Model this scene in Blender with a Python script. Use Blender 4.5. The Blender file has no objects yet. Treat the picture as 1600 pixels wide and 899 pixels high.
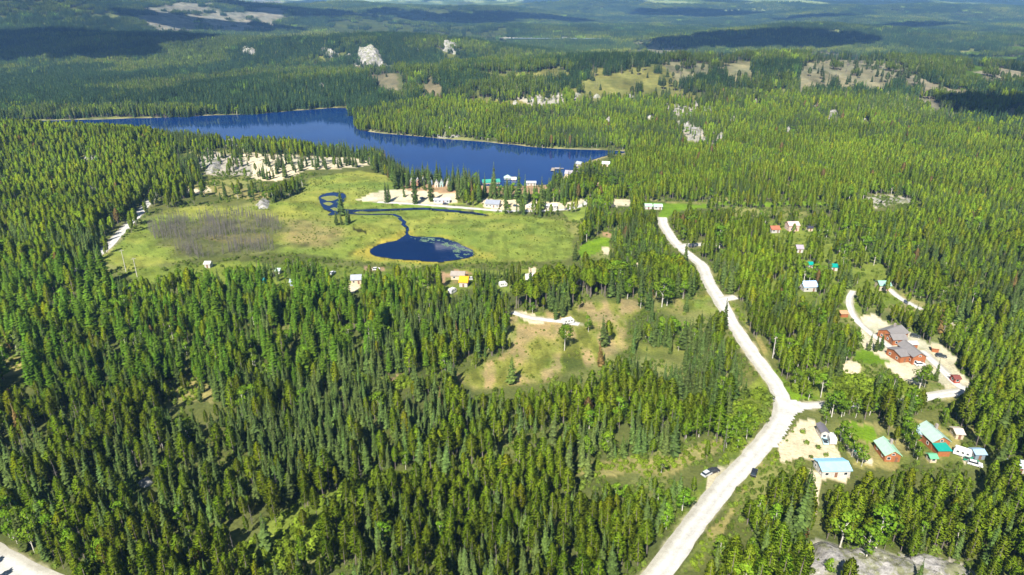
import bpy, math, random, time
import numpy as np
from mathutils import Vector, Matrix
T0 = time.time()
R = math.radians
rng = np.random.default_rng(7)
random.seed(7)

# ------------------------------------------------------------------ camera, sky, sun, exposure
scene = bpy.context.scene
CAM_H, PITCH, FPX = 150.0, R(22.4), 1067.0
cam_d = bpy.data.cameras.new('camera')
cam_d.sensor_width = 36.0
cam_d.lens = 36.0 * FPX / 1600.0
cam_d.clip_start, cam_d.clip_end = 1.0, 60000.0
cam = bpy.data.objects.new('camera', cam_d)
scene.collection.objects.link(cam)
cam.location = (0, 0, CAM_H)
cam.rotation_euler = (R(90) - PITCH, 0, 0)
scene.camera = cam

SUN_EL, SUN_AZ = R(45), R(200)          # azimuth of the sun, clockwise from +Y (behind the camera, to the left)
world = bpy.data.worlds.new('World'); scene.world = world; world.use_nodes = True
wn = world.node_tree.nodes; wl = world.node_tree.links
sky = wn.new('ShaderNodeTexSky'); sky.sky_type = 'NISHITA'; sky.sun_disc = False
sky.sun_elevation = SUN_EL; sky.sun_rotation = SUN_AZ; sky.altitude = 1200; sky.air_density = 1.0; sky.dust_density = 0.6
wn['Background'].inputs['Strength'].default_value = 0.05
wl.new(sky.outputs[0], wn['Background'].inputs['Color'])
sun_d = bpy.data.lights.new('sun', 'SUN'); sun_d.energy = 5.0; sun_d.angle = R(0.53); sun_d.color = (1.0, 0.95, 0.85)
sun = bpy.data.objects.new('sun', sun_d); scene.collection.objects.link(sun)
TO_SUN = Vector((math.sin(SUN_AZ) * math.cos(SUN_EL), math.cos(SUN_AZ) * math.cos(SUN_EL), math.sin(SUN_EL)))
sun.rotation_euler = TO_SUN.to_track_quat('Z', 'Y').to_euler(); sun.location = TO_SUN * 3000
vs = scene.view_settings
vs.view_transform = 'Standard'; vs.look = 'None'; vs.gamma = 1.0; vs.use_curve_mapping = False
vs.exposure = 1.12
scene.cycles.max_bounces = 5; scene.cycles.diffuse_bounces = 2; scene.cycles.glossy_bounces = 2
scene.cycles.transmission_bounces = 3; scene.cycles.transparent_max_bounces = 6; scene.cycles.volume_bounces = 1
scene.cycles.use_denoising = True
HAZE = 7.0e-5

# ------------------------------------------------------------------ numpy noise and geometry helpers
def _hash(ix, iy, seed):
    h = (ix.astype(np.int64) * 374761393 + iy.astype(np.int64) * 668265263 + seed * 1274126177) & 0xFFFFFFFF
    h = ((h ^ (h >> 13)) * 1274126177) & 0xFFFFFFFF
    h = h ^ (h >> 16)
    return (h & 0xFFFFFF) / float(0xFFFFFF)
def vnoise(x, y, seed=0):
    x0 = np.floor(x); y0 = np.floor(y); fx = x - x0; fy = y - y0
    fx = fx * fx * (3 - 2 * fx); fy = fy * fy * (3 - 2 * fy)
    a = _hash(x0, y0, seed); b = _hash(x0 + 1, y0, seed); c = _hash(x0, y0 + 1, seed); d = _hash(x0 + 1, y0 + 1, seed)
    return (a * (1 - fx) + b * fx) * (1 - fy) + (c * (1 - fx) + d * fx) * fy
def fbm(x, y, seed=0, oct=4, gain=0.5):
    v = 0; a = 1.0; s = 0.0
    for o in range(oct):
        v = v + a * vnoise(x * 2 ** o, y * 2 ** o, seed + 17 * o); s += a; a *= gain
    return v / s
def sstep(a, b, x):
    t = np.clip((x - a) / (b - a), 0, 1); return t * t * (3 - 2 * t)

CP, SP = math.cos(PITCH), math.sin(PITCH)
def ray(u, v):
    xr = (u - 800.0) / FPX; yr = (449.5 - v) / FPX
    return np.stack([xr, CP + yr * SP, -SP + yr * CP], -1)
def project(x, y, z):
    dz = z - CAM_H
    Z = y * CP - dz * SP
    yy = y * SP + dz * CP
    return 800 + FPX * x / Z, 449.5 - FPX * yy / Z, Z
def flat(u, v, z=0.0):
    d = ray(np.asarray(u, float), np.asarray(v, float)); t = (z - CAM_H) / d[..., 2]
    return d[..., 0] * t, d[..., 1] * t
def inpoly(x, y, P):
    P = np.asarray(P); out = np.zeros(x.shape, bool)
    m = (x >= P[:, 0].min()) & (x <= P[:, 0].max()) & (y >= P[:, 1].min()) & (y <= P[:, 1].max())
    idx = np.nonzero(m)[0]
    if len(idx) == 0: return out
    xs, ys = x[idx], y[idx]; r = np.zeros(len(idx), bool)
    x1, y1 = P[-1]
    for x2, y2 in P:
        if y1 != y2:
            c = ((y1 > ys) != (y2 > ys)) & (xs < (x2 - x1) * (ys - y1) / (y2 - y1) + x1)
            r ^= c
        x1, y1 = x2, y2
    out[idx] = r
    return out
def dline(x, y, P, closed=False):
    P = np.asarray(P); d = np.full(x.shape, 1e18)
    n = len(P)
    for i in range(n if closed else n - 1):
        ax, ay = P[i]; bx, by = P[(i + 1) % n]
        vx, vy = bx - ax, by - ay; L = vx * vx + vy * vy + 1e-9
        t = np.clip(((x - ax) * vx + (y - ay) * vy) / L, 0, 1)
        d = np.minimum(d, (x - ax - t * vx) ** 2 + (y - ay - t * vy) ** 2)
    return np.sqrt(d)
def resample(P, step, closed=False, smooth=True):
    """Catmull-Rom through world points."""
    P = np.asarray(P, float); n = len(P); out = []
    rngi = range(n) if closed else range(n - 1)
    for i in rngi:
        p1, p2 = P[i], P[(i + 1) % n]
        p0 = P[i - 1] if (closed or i > 0) else 2 * p1 - p2
        p3 = P[(i + 2) % n] if (closed or i + 2 < n) else 2 * p2 - p1
        k = max(1, int(np.hypot(*(p2 - p1)) / step))
        for j in range(k):
            t = j / k
            if smooth:
                out.append(0.5 * ((2 * p1) + (-p0 + p2) * t + (2 * p0 - 5 * p1 + 4 * p2 - p3) * t * t + (-p0 + 3 * p1 - 3 * p2 + p3) * t ** 3))
            else: out.append(p1 + (p2 - p1) * t)
    if not closed: out.append(P[-1])
    return np.array(out)

# ------------------------------------------------------------------ water outlines (photo pixels on the level water plane)
LAKE_PX = [(-260, 194), (0, 190), (186, 186), (300, 182), (400, 178), (450, 174), (520, 169), (548, 169), (558, 174), (563, 186), (567, 203),
           (600, 209), (640, 212), (700, 218), (750, 221), (800, 227), (850, 231), (900, 234), (960, 236), (982, 238), (950, 243), (925, 250), (905, 262),
           (884, 272), (868, 281), (850, 289), (800, 291), (740, 290), (690, 285), (650, 280), (628, 272), (612, 264), (606, 248), (596, 243), (560, 241), (500, 236),
           (400, 228), (300, 222), (186, 213), (0, 210), (-260, 212)]
POND_PX = [(577, 391), (592, 383), (612, 377.5), (625, 372.5), (634, 368), (633, 357), (637, 354), (642, 369), (665, 371), (695, 372.5),
           (712, 377.5), (725, 385), (742, 395), (744, 400), (727, 405), (700, 408.5), (670, 409.5), (650, 406.5), (617, 404), (592, 401)]
POOL_PX = [(497.5, 307.5), (505, 302.5), (520, 300.5), (535, 302), (541, 307.5), (537, 315), (527.5, 322.5), (532, 326), (545, 327.5), (560, 328), (620, 326), (660, 325),
           (700, 328), (740, 332), (764, 336.5), (764, 338.5), (740, 334.6), (700, 330.6), (660, 328), (620, 329), (560, 331), (545, 333), (530, 335), (512, 338), (510, 336), (520, 331), (507, 327), (500, 320)]
CREEK_PX = [(530, 333), (545, 334.5), (570, 336.5), (600, 336), (615, 336.5), (624, 340), (626, 344), (632, 348), (630, 352), (635, 356)]
POOL2_PX = [(549, 358), (560, 360), (572, 362.5), (572, 367), (560, 366), (552, 362)]
FARLAKE_PX = [(780, 64.5), (830, 63), (890, 61), (940, 60), (990, 60.5), (985, 63.2), (930, 65.5), (860, 66.5), (800, 66.5)]
def wpoly(px, z=0.0):
    a = np.array(px, float); x, y = flat(a[:, 0], a[:, 1], z); return np.stack([x, y], -1)
LAKE = resample(wpoly(LAKE_PX), 12, True); POND = resample(wpoly(POND_PX), 4, True)
POOL = resample(wpoly(POOL_PX), 6, True); POOL2 = resample(wpoly(POOL2_PX), 4, True); CREEK = resample(wpoly(CREEK_PX), 6)
def rag(P, amp, sc, seed):
    return P + amp * (np.stack([fbm(P[:, 0] / sc, P[:, 1] / sc, seed, 3), fbm(P[:, 0] / sc, P[:, 1] / sc, seed + 5, 3)], -1) - 0.5) * 2
LAKE = rag(LAKE, 5, 25, 3); POND = rag(POND, 2.2, 9, 4); POOL = rag(POOL, 1.6, 8, 9)
LAKE_C = LAKE[::3]; POND_C = POND[::2]; POOL_C = POOL[::2]

# ------------------------------------------------------------------ terrain height
HILLS = [  # pixel column, distance, sx, sy, height (m)
    (1010, 1270, 430, 180, 38), (1330, 1420, 420, 230, 33), (700, 1250, 220, 120, 17),
    (640, 2000, 300, 150, 60), (330, 2250, 420, 250, 52), (90, 3000, 560, 350, 150), (350, 3900, 700, 450, 150),
    (-260, 2500, 500, 500, 130), (820, 3500, 700, 300, 40), (1180, 2950, 420, 200, 55), (1560, 2500, 450, 300, 18),
    (335, 745, 90, 45, 14), (80, 800, 200, 110, 26), (480, 700, 70, 30, 5), (-150, 500, 150, 120, 12),
    (600, 5200, 900, 500, 110), (1450, 5200, 900, 400, 60), (1380, 140, 60, 25, 5), (1000, 6500, 1500, 600, 90)]
HILLS = [((u - 800) / (FPX * CP) * d, d, sx, sy, h) for u, d, sx, sy, h in HILLS]
def height(x, y):
    x = np.asarray(x, float); y = np.asarray(y, float); shp = x.shape
    x = x.ravel(); y = y.ravel()
    r = np.hypot(x, y)
    wl_ = np.full(x.shape, 1e3)
    for P in (LAKE_C, POND_C, POOL_C):
        m = (x > P[:, 0].min() - 160) & (x < P[:, 0].max() + 160) & (y > P[:, 1].min() - 160) & (y < P[:, 1].max() + 160)
        i = np.nonzero(m)[0]
        if len(i):
            d = dline(x[i], y[i], P, True); ins = inpoly(x[i], y[i], P)
            wl_[i] = np.minimum(wl_[i], np.where(ins, -d, d))
    z = 2.2 * fbm(x / 70, y / 70, 1, 3) * sstep(0, 45, wl_) * sstep(60, 160, r)
    g = 0
    for hx, hy, sx, sy, hh in HILLS:
        g = g + hh * np.exp(-0.5 * (((x - hx) / sx) ** 2 + ((y - hy) / sy) ** 2))
    z = z + g * sstep(0, 150, wl_)
    n1 = fbm(x / 2600, y / 2600, 21, 4); n2 = fbm(x / 750, y / 750, 31, 4)
    far = sstep(2600, 15500, r)
    sad = 1 - 0.42 * np.exp(-0.5 * ((x - 0.44 * y) / 750) ** 2) * sstep(8000, 12000, y)
    z = z + far * (400 + 420 * (n1 - 0.45)) * sad + sstep(1900, 5000, r) * 85 * np.clip(n2 - 0.42, 0, 1) * sad
    z = z + sstep(1100, 2200, r) * 16 * (n2 - 0.4)
    z = np.where(wl_ < 0, -0.3 - np.minimum(1.5, -wl_ * 0.15), z + 0.25 * sstep(0, 6, wl_))
    return z.reshape(shp)
TT = np.geomspace(90, 30000, 700)
def unproj(u, v):
    """pixel -> first point where that direction meets the terrain."""
    u = np.atleast_1d(np.asarray(u, float)); v = np.atleast_1d(np.asarray(v, float))
    d = ray(u, v); pts = d[:, None, :] * TT[None, :, None]; pts[..., 2] += CAM_H
    hz = height(pts[..., 0], pts[..., 1]); below = pts[..., 2] < hz
    k = np.where(below.any(1), below.argmax(1), len(TT) - 1); k = np.maximum(k, 1)
    i = np.arange(len(u)); a = pts[i, k - 1, 2] - hz[i, k - 1]; b = pts[i, k, 2] - hz[i, k]
    f = np.clip(a / (a - b + 1e-9), 0, 1)[:, None]
    p = pts[i, k - 1] * (1 - f) + pts[i, k] * f
    return p
def upoly(px):
    a = np.array(px, float); return unproj(a[:, 0], a[:, 1])[:, :2]

# ------------------------------------------------------------------ mesh / object helpers
COL = scene.collection
def mesh_from(name, V, F, mats=(), smooth=False, midx=None):
    me = bpy.data.meshes.new(name)
    me.from_pydata([tuple(map(float, p)) for p in V], [], [tuple(map(int, f)) for f in F])
    for m in mats: me.materials.append(m)
    if midx is not None: me.polygons.foreach_set('material_index', np.asarray(midx, np.int32))
    if smooth: me.polygons.foreach_set('use_smooth', np.ones(len(me.polygons), bool))
    me.update(); return me
def link(name, data, parent=None):
    o = bpy.data.objects.new(name, data); COL.objects.link(o)
    if parent is not None: o.parent = parent
    return o
def tag(o, label=None, cat=None, group=None, kind=None):
    if label: o['label'] = label
    if cat: o['category'] = cat
    if group: o['group'] = group
    if kind: o['kind'] = kind
    return o
def grid_tris(V, F):   # numpy arrays straight into a mesh
    me = bpy.data.meshes.new('sheet'); V = np.asarray(V, np.float32); F = np.asarray(F, np.int32)
    me.vertices.add(len(V)); me.vertices.foreach_set('co', V.ravel())
    k = F.shape[1]; me.loops.add(F.size); me.loops.foreach_set('vertex_index', F.ravel())
    me.polygons.add(len(F)); me.polygons.foreach_set('loop_start', np.arange(0, F.size, k, dtype=np.int32))
    me.polygons.foreach_set('loop_total', np.full(len(F), k, np.int32))
    me.update(calc_edges=True); me.validate(); return me

# ------------------------------------------------------------------ materials
def new_mat(name):
    m = bpy.data.materials.new(name); m.use_nodes = True
    nt = m.node_tree; b = nt.nodes['Principled BSDF']; return m, nt.nodes, nt.links, b
def noise_node(N, L, scale, detail=4, coord=None, rough=0.6):
    t = N.new('ShaderNodeTexNoise'); t.inputs['Scale'].default_value = scale; t.inputs['Detail'].default_value = detail
    t.inputs['Roughness'].default_value = rough
    if coord is not None: L.new(coord, t.inputs['Vector'])
    return t
def mixc(N, L, mode, fac, a, b):
    m = N.new('ShaderNodeMix'); m.data_type = 'RGBA'; m.blend_type = mode
    for s, v in ((0, fac), (6, a), (7, b)):
        if isinstance(v, bpy.types.NodeSocket): L.new(v, m.inputs[s])
        else: m.inputs[s].default_value = v if s == 0 else (*v, 1)[:4]
    return m.outputs[2]
def ramp(N, L, src, stops):
    r = N.new('ShaderNodeValToRGB'); L.new(src, r.inputs[0]); e = r.color_ramp.elements
    while len(e) < len(stops): e.new(0.5)
    for i, (p, c) in enumerate(stops):
        e[i].position = p; e[i].color = (*c, 1) if len(c) == 3 else c
    return r.outputs[0]
_plain = {}
def paint(col, rough=0.6, var=0.25, scale=1.5, metal=0.0, spec=0.4):
    key = (tuple(col), rough, var, scale, metal)
    if key in _plain: return _plain[key]
    m, N, L, b = new_mat('paint'); tc = N.new('ShaderNodeTexCoord')
    n = noise_node(N, L, scale, 5, tc.outputs['Object'])
    f = ramp(N, L, n.outputs[0], [(0.25, (1 - var,) * 3), (0.75, (1 + var * 0.4,) * 3)])
    L.new(mixc(N, L, 'MULTIPLY', 1.0, col, f), b.inputs['Base Color'])
    b.inputs['Roughness'].default_value = rough; b.inputs['Metallic'].default_value = metal
    b.inputs['Specular IOR Level'].default_value = spec
    _plain[key] = m; return m
def glass_mat():
    m, N, L, b = new_mat('window_glass'); b.inputs['Base Color'].default_value = (0.02, 0.03, 0.04, 1)
    b.inputs['Roughness'].default_value = 0.08; b.inputs['Specular IOR Level'].default_value = 0.7; return m
GLASS = glass_mat()
def ground_mat():
    m, N, L, b = new_mat('ground_cover'); geo = N.new('ShaderNodeNewGeometry')
    a = N.new('ShaderNodeAttribute'); a.attribute_name = 'cover'
    n1 = noise_node(N, L, 0.9, 6, geo.outputs['Position'], 0.7)
    n2 = noise_node(N, L, 0.09, 5, geo.outputs['Position'], 0.65)
    n3 = noise_node(N, L, 0.012, 6, geo.outputs['Position'], 0.7)
    f1 = ramp(N, L, n1.outputs[0], [(0.3, (0.55, 0.55, 0.55)), (0.7, (1.4, 1.4, 1.35))])
    f2 = ramp(N, L, n2.outputs[0], [(0.3, (0.72, 0.78, 0.72)), (0.7, (1.25, 1.2, 1.15))])
    f3 = ramp(N, L, n3.outputs[0], [(0.35, (0.78, 0.85, 0.85)), (0.65, (1.2, 1.12, 1.0))])
    c = mixc(N, L, 'MULTIPLY', 0.7, a.outputs['Color'], f1); c = mixc(N, L, 'MULTIPLY', 1.0, c, f2); c = mixc(N, L, 'MULTIPLY', 1.0, c, f3)
    L.new(c, b.inputs['Base Color']); b.inputs['Roughness'].default_value = 0.95; b.inputs['Specular IOR Level'].default_value = 0.05
    bp = N.new('ShaderNodeBump'); bp.inputs['Strength'].default_value = 0.8; bp.inputs['Distance'].default_value = 0.5
    L.new(n1.outputs[0], bp.inputs['Height'])
    bp2 = N.new('ShaderNodeBump'); bp2.inputs['Strength'].default_value = 0.7; bp2.inputs['Distance'].default_value = 14.0
    n4 = noise_node(N, L, 0.03, 7, geo.outputs['Position'], 0.8)
    fa = N.new('ShaderNodeMath'); fa.operation = 'MULTIPLY'; L.new(n4.outputs[0], fa.inputs[0]); L.new(a.outputs['Alpha'], fa.inputs[1])
    L.new(fa.outputs[0], bp2.inputs['Height']); L.new(bp.outputs[0], bp2.inputs['Normal']); L.new(bp2.outputs[0], b.inputs['Normal'])
    return m
def gravel_mat():
    m, N, L, b = new_mat('pale_gravel'); geo = N.new('ShaderNodeNewGeometry')
    at = N.new('ShaderNodeAttribute'); at.attribute_name = 'across'
    n1 = noise_node(N, L, 2.5, 6, geo.outputs['Position'], 0.75); n2 = noise_node(N, L, 0.12, 4, geo.outputs['Position'])
    w = N.new('ShaderNodeMath'); w.operation = 'MULTIPLY_ADD'; L.new(n2.outputs[0], w.inputs[0]); w.inputs[1].default_value = 0.25; L.new(at.outputs['Fac'], w.inputs[2])
    tr = ramp(N, L, w.outputs[0], [(0.0, (0.42, 0.40, 0.35)), (0.28, (0.62, 0.605, 0.57)), (0.5, (0.51, 0.495, 0.46)), (0.72, (0.63, 0.615, 0.58)), (1.0, (0.42, 0.40, 0.34))])
    n3 = noise_node(N, L, 0.35, 5, geo.outputs['Position'], 0.7); tr = mixc(N, L, 'MULTIPLY', 1.0, tr, ramp(N, L, n3.outputs[0], [(0.32, (0.80, 0.79, 0.77)), (0.6, (1.05, 1.05, 1.05))]))
    f1 = ramp(N, L, n1.outputs[0], [(0.3, (0.75, 0.75, 0.75)), (0.7, (1.08, 1.08, 1.08))])
    L.new(mixc(N, L, 'MULTIPLY', 1.0, tr, f1), b.inputs['Base Color']); b.inputs['Roughness'].default_value = 0.95; b.inputs['Specular IOR Level'].default_value = 0.1
    bp = N.new('ShaderNodeBump'); bp.inputs['Strength'].default_value = 0.4; bp.inputs['Distance'].default_value = 0.1
    L.new(n1.outputs[0], bp.inputs['Height']); L.new(bp.outputs[0], b.inputs['Normal']); return m
def water_mat(name, col, wave, rough):
    m, N, L, b = new_mat(name); geo = N.new('ShaderNodeNewGeometry')
    n = noise_node(N, L, 0.5, 3, geo.outputs['Position']); n2 = noise_node(N, L, 0.02, 3, geo.outputs['Position'])
    c = mixc(N, L, 'MULTIPLY', 1.0, col, ramp(N, L, n2.outputs[0], [(0.3, (0.75, 0.8, 0.85)), (0.7, (1.2, 1.15, 1.1))]))
    L.new(c, b.inputs['Base Color'])
    b.inputs['Roughness'].default_value = rough; b.inputs['IOR'].default_value = 1.33; b.inputs['Specular IOR Level'].default_value = 0.15
    bp = N.new('ShaderNodeBump'); bp.inputs['Strength'].default_value = wave; bp.inputs['Distance'].default_value = 0.25
    L.new(n.outputs[0], bp.inputs['Height']); L.new(bp.outputs[0], b.inputs['Normal']); return m
def rock_mat():
    m, N, L, b = new_mat('pale_rock'); geo = N.new('ShaderNodeNewGeometry')
    n1 = noise_node(N, L, 0.45, 8, geo.outputs['Position'], 0.72); n2 = noise_node(N, L, 0.16, 6, geo.outputs['Position'], 0.7)
    n3 = noise_node(N, L, 0.25, 9, geo.outputs['Position'], 0.8)
    c = ramp(N, L, n1.outputs[0], [(0.25, (0.12, 0.11, 0.10)), (0.45, (0.30, 0.285, 0.27)), (0.62, (0.42, 0.40, 0.38)), (0.8, (0.36, 0.29, 0.21))])
    moss = ramp(N, L, n2.outputs[0], [(0.47, (0, 0, 0)), (0.57, (1, 1, 1))])
    mv = N.new('ShaderNodeMath'); mv.operation = 'MULTIPLY'; mv.inputs[1].default_value = 0.8; L.new(moss, mv.inputs[0])
    c = mixc(N, L, 'MIX', mv.outputs[0], c, (0.17, 0.18, 0.07))
    crack = ramp(N, L, n3.outputs[0], [(0.36, (0.35, 0.34, 0.32)), (0.43, (1, 1, 1)), (0.62, (1, 1, 1)), (0.72, (1.15, 1.1, 1.0))])
    n5 = noise_node(N, L, 0.09, 6, geo.outputs['Position'], 0.75); c = mixc(N, L, 'MULTIPLY', 1.0, c, ramp(N, L, n5.outputs[0], [(0.35, (0.5, 0.5, 0.5)), (0.55, (1.1, 1.1, 1.1))]))
    L.new(mixc(N, L, 'MULTIPLY', 1.0, c, crack), b.inputs['Base Color']); b.inputs['Roughness'].default_value = 0.9; b.inputs['Specular IOR Level'].default_value = 0.15
    bp = N.new('ShaderNodeBump'); bp.inputs['Strength'].default_value = 1.0; bp.inputs['Distance'].default_value = 0.9
    L.new(n1.outputs[0], bp.inputs['Height']); L.new(bp.outputs[0], b.inputs['Normal']); return m
def foliage_mat(name, trans=0.20):
    m, N, L, b = new_mat(name)
    t = N.new('ShaderNodeAttribute'); t.attribute_type = 'INSTANCER'; t.attribute_name = 'tint'
    s = N.new('ShaderNodeAttribute'); s.attribute_name = 'shade'
    c = mixc(N, L, 'MULTIPLY', 1.0, t.outputs['Color'], s.outputs['Color'])
    N.remove(b); d = N.new('ShaderNodeBsdfDiffuse'); tr = N.new('ShaderNodeBsdfTranslucent'); mx = N.new('ShaderNodeMixShader')
    L.new(c, d.inputs['Color']); L.new(c, tr.inputs['Color']); mx.inputs[0].default_value = trans
    L.new(d.outputs[0], mx.inputs[1]); L.new(tr.outputs[0], mx.inputs[2]); L.new(mx.outputs[0], N['Material Output'].inputs['Surface'])
    return m
GROUND = ground_mat(); GRAVEL = gravel_mat(); ROCK = rock_mat(); LEAF = foliage_mat('foliage')
LAKEW = water_mat('lake_water', (0.0, 0.022, 0.118), 0.05, 0.03); PONDW = water_mat('pond_water', (0.0006, 0.012, 0.062), 0.02, 0.03)
BARK = paint((0.17, 0.14, 0.12), 0.9, 0.4, 1.2); BARK_RED = paint((0.20, 0.12, 0.08), 0.9, 0.4, 1.2); BIRCH = paint((0.62, 0.58, 0.50), 0.8, 0.5, 1.5); SNAG = paint((0.165, 0.15, 0.13), 0.9, 0.35, 1.0)

# ------------------------------------------------------------------ roads
ROADS_PX = {  # name: (pixels, width m)
    'main_road': ([(905, 1010), (960, 960), (1027, 899), (1087, 816), (1131, 761), (1182, 705), (1213, 666), (1224, 640), (1216, 610), (1194, 577), (1164, 535), (1141, 500), (1123, 467), (1107, 441),
                   (1097, 416), (1081, 402), (1061, 386), (1046, 367), (1036, 350), (1034, 340)], 6.9),
    'side_road': ([(1221, 634), (1250, 634), (1292, 633)], 5.0),
    'side_lane': ([(1290, 633), (1340, 632), (1400, 631), (1440, 622), (1500, 612), (1560, 604), (1640, 606)], 5.0),
    'crossing_road': ([(1062, 384), (1080, 383), (1105, 381.5), (1130, 383)], 6.0),
    'driveway': ([(1127, 468), (1140, 466), (1150, 464)], 6.0),
    'corner_road': ([(-90, 830), (-40, 858), (0, 879), (45, 902), (100, 930)], 8.5),
    'forest_track': ([(112, 424), (145, 403), (168, 386), (186, 366), (207, 345), (220, 330), (236, 312), (250, 298), (268, 296)], 5.8),
    'lake_road': ([(590, 316), (640, 318.5), (700, 323), (750, 327), (800, 330), (850, 329.5), (890, 326), (910, 320), (920, 312)], 5.0),
    'lodge_drive': ([(1333, 455), (1327, 470), (1332, 490), (1345, 507), (1362, 522), (1376, 532), (1395, 545)], 3.4),
    'lodge_road': ([(1440, 548), (1462, 568), (1480, 585), (1500, 604), (1520, 612)], 4.2),
    'village_drive': ([(1390, 452), (1402, 463), (1420, 474), (1440, 484)], 3.6),
    'clearing_track': ([(800, 488), (830, 497), (880, 503), (905, 507)], 4.0)}
ROADS = {}
for k, (px, w) in ROADS_PX.items():
    ROADS[k] = (resample(upoly(px), 3), w)
def road_mesh(P, w, seed, lift):
    n = len(P); T = np.gradient(P, axis=0); T /= np.linalg.norm(T, axis=1)[:, None] + 1e-9; Nn = np.stack([-T[:, 1], T[:, 0]], -1)
    cols = np.linspace(-1, 1, 9); V = []; A = []
    for j, c in enumerate(cols):
        off = c * w / 2 * np.ones(n)
        if j in (0, 8): off = off * (0.80 + 0.5 * fbm(P[:, 0] / 6 + j * 31, P[:, 1] / 6, seed, 4, .7))
        q = P + Nn * off[:, None]
        z = height(q[:, 0], q[:, 1]) + lift + 0.05 * (1 - c * c)
        V.append(np.column_stack([q, z])); A.append(np.full(n, (c + 1) / 2))
    V = np.concatenate(V); A = np.concatenate(A); F = []
    for j in range(8):
        i = np.arange(n - 1); F.append(np.stack([j * n + i, (j + 1) * n + i, (j + 1) * n + i + 1, j * n + i + 1], -1)[:, ::-1])
    me = grid_tris(V, np.concatenate(F)); at = me.attributes.new('across', 'FLOAT', 'POINT'); at.data.foreach_set('value', A.astype(np.float32))
    me.materials.append(GRAVEL); me.polygons.foreach_set('use_smooth', np.ones(len(me.polygons), bool)); return me
for i, (k, (P, w)) in enumerate(ROADS.items()):
    tag(link(k, road_mesh(P, w, 40 + i, 0.06 + 0.006 * i)), kind='structure')

def drape(name, px, lift, mat, step=1.2):
    P = upoly(px); P = resample(P, 2.0, True, False); a, b = P.min(0), P.max(0); gx = np.arange(a[0] - step, b[0] + step, step); gy = np.arange(a[1] - step, b[1] + step, step)
    X, Y = np.meshgrid(gx, gy, indexing='ij'); xx, yy = X.ravel(), Y.ravel(); k = inpoly(xx + 1.5 * (fbm(xx / 4, yy / 4, 15, 3) - .5), yy + 1.5 * (fbm(xx / 4, yy / 4, 16, 3) - .5), P); ny = len(gy)
    i, j = np.meshgrid(np.arange(len(gx) - 1), np.arange(ny - 1), indexing='ij'); q = (i * ny + j).ravel(); F = np.stack([q, q + ny, q + ny + 1, q + 1], -1); F = F[k[F].sum(1) >= 3]
    u = np.unique(F); mp = np.zeros(len(xx), int); mp[u] = np.arange(len(u)); me = grid_tris(np.column_stack([xx, yy, height(xx, yy) + lift])[u], mp[F])
    at = me.attributes.new('across', 'FLOAT', 'POINT'); at.data.foreach_set('value', np.full(len(u), .3, np.float32)); me.materials.append(mat); tag(link(name, me), kind='structure')
drape('road_junction', [(1200, 690), (1214, 665), (1217, 640), (1210, 618), (1204, 604), (1216, 610), (1228, 622), (1250, 628.5), (1288, 630), (1288, 638), (1256, 642), (1244, 650), (1234, 668), (1220, 692), (1206, 706)], 0.19, GRAVEL)
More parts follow.
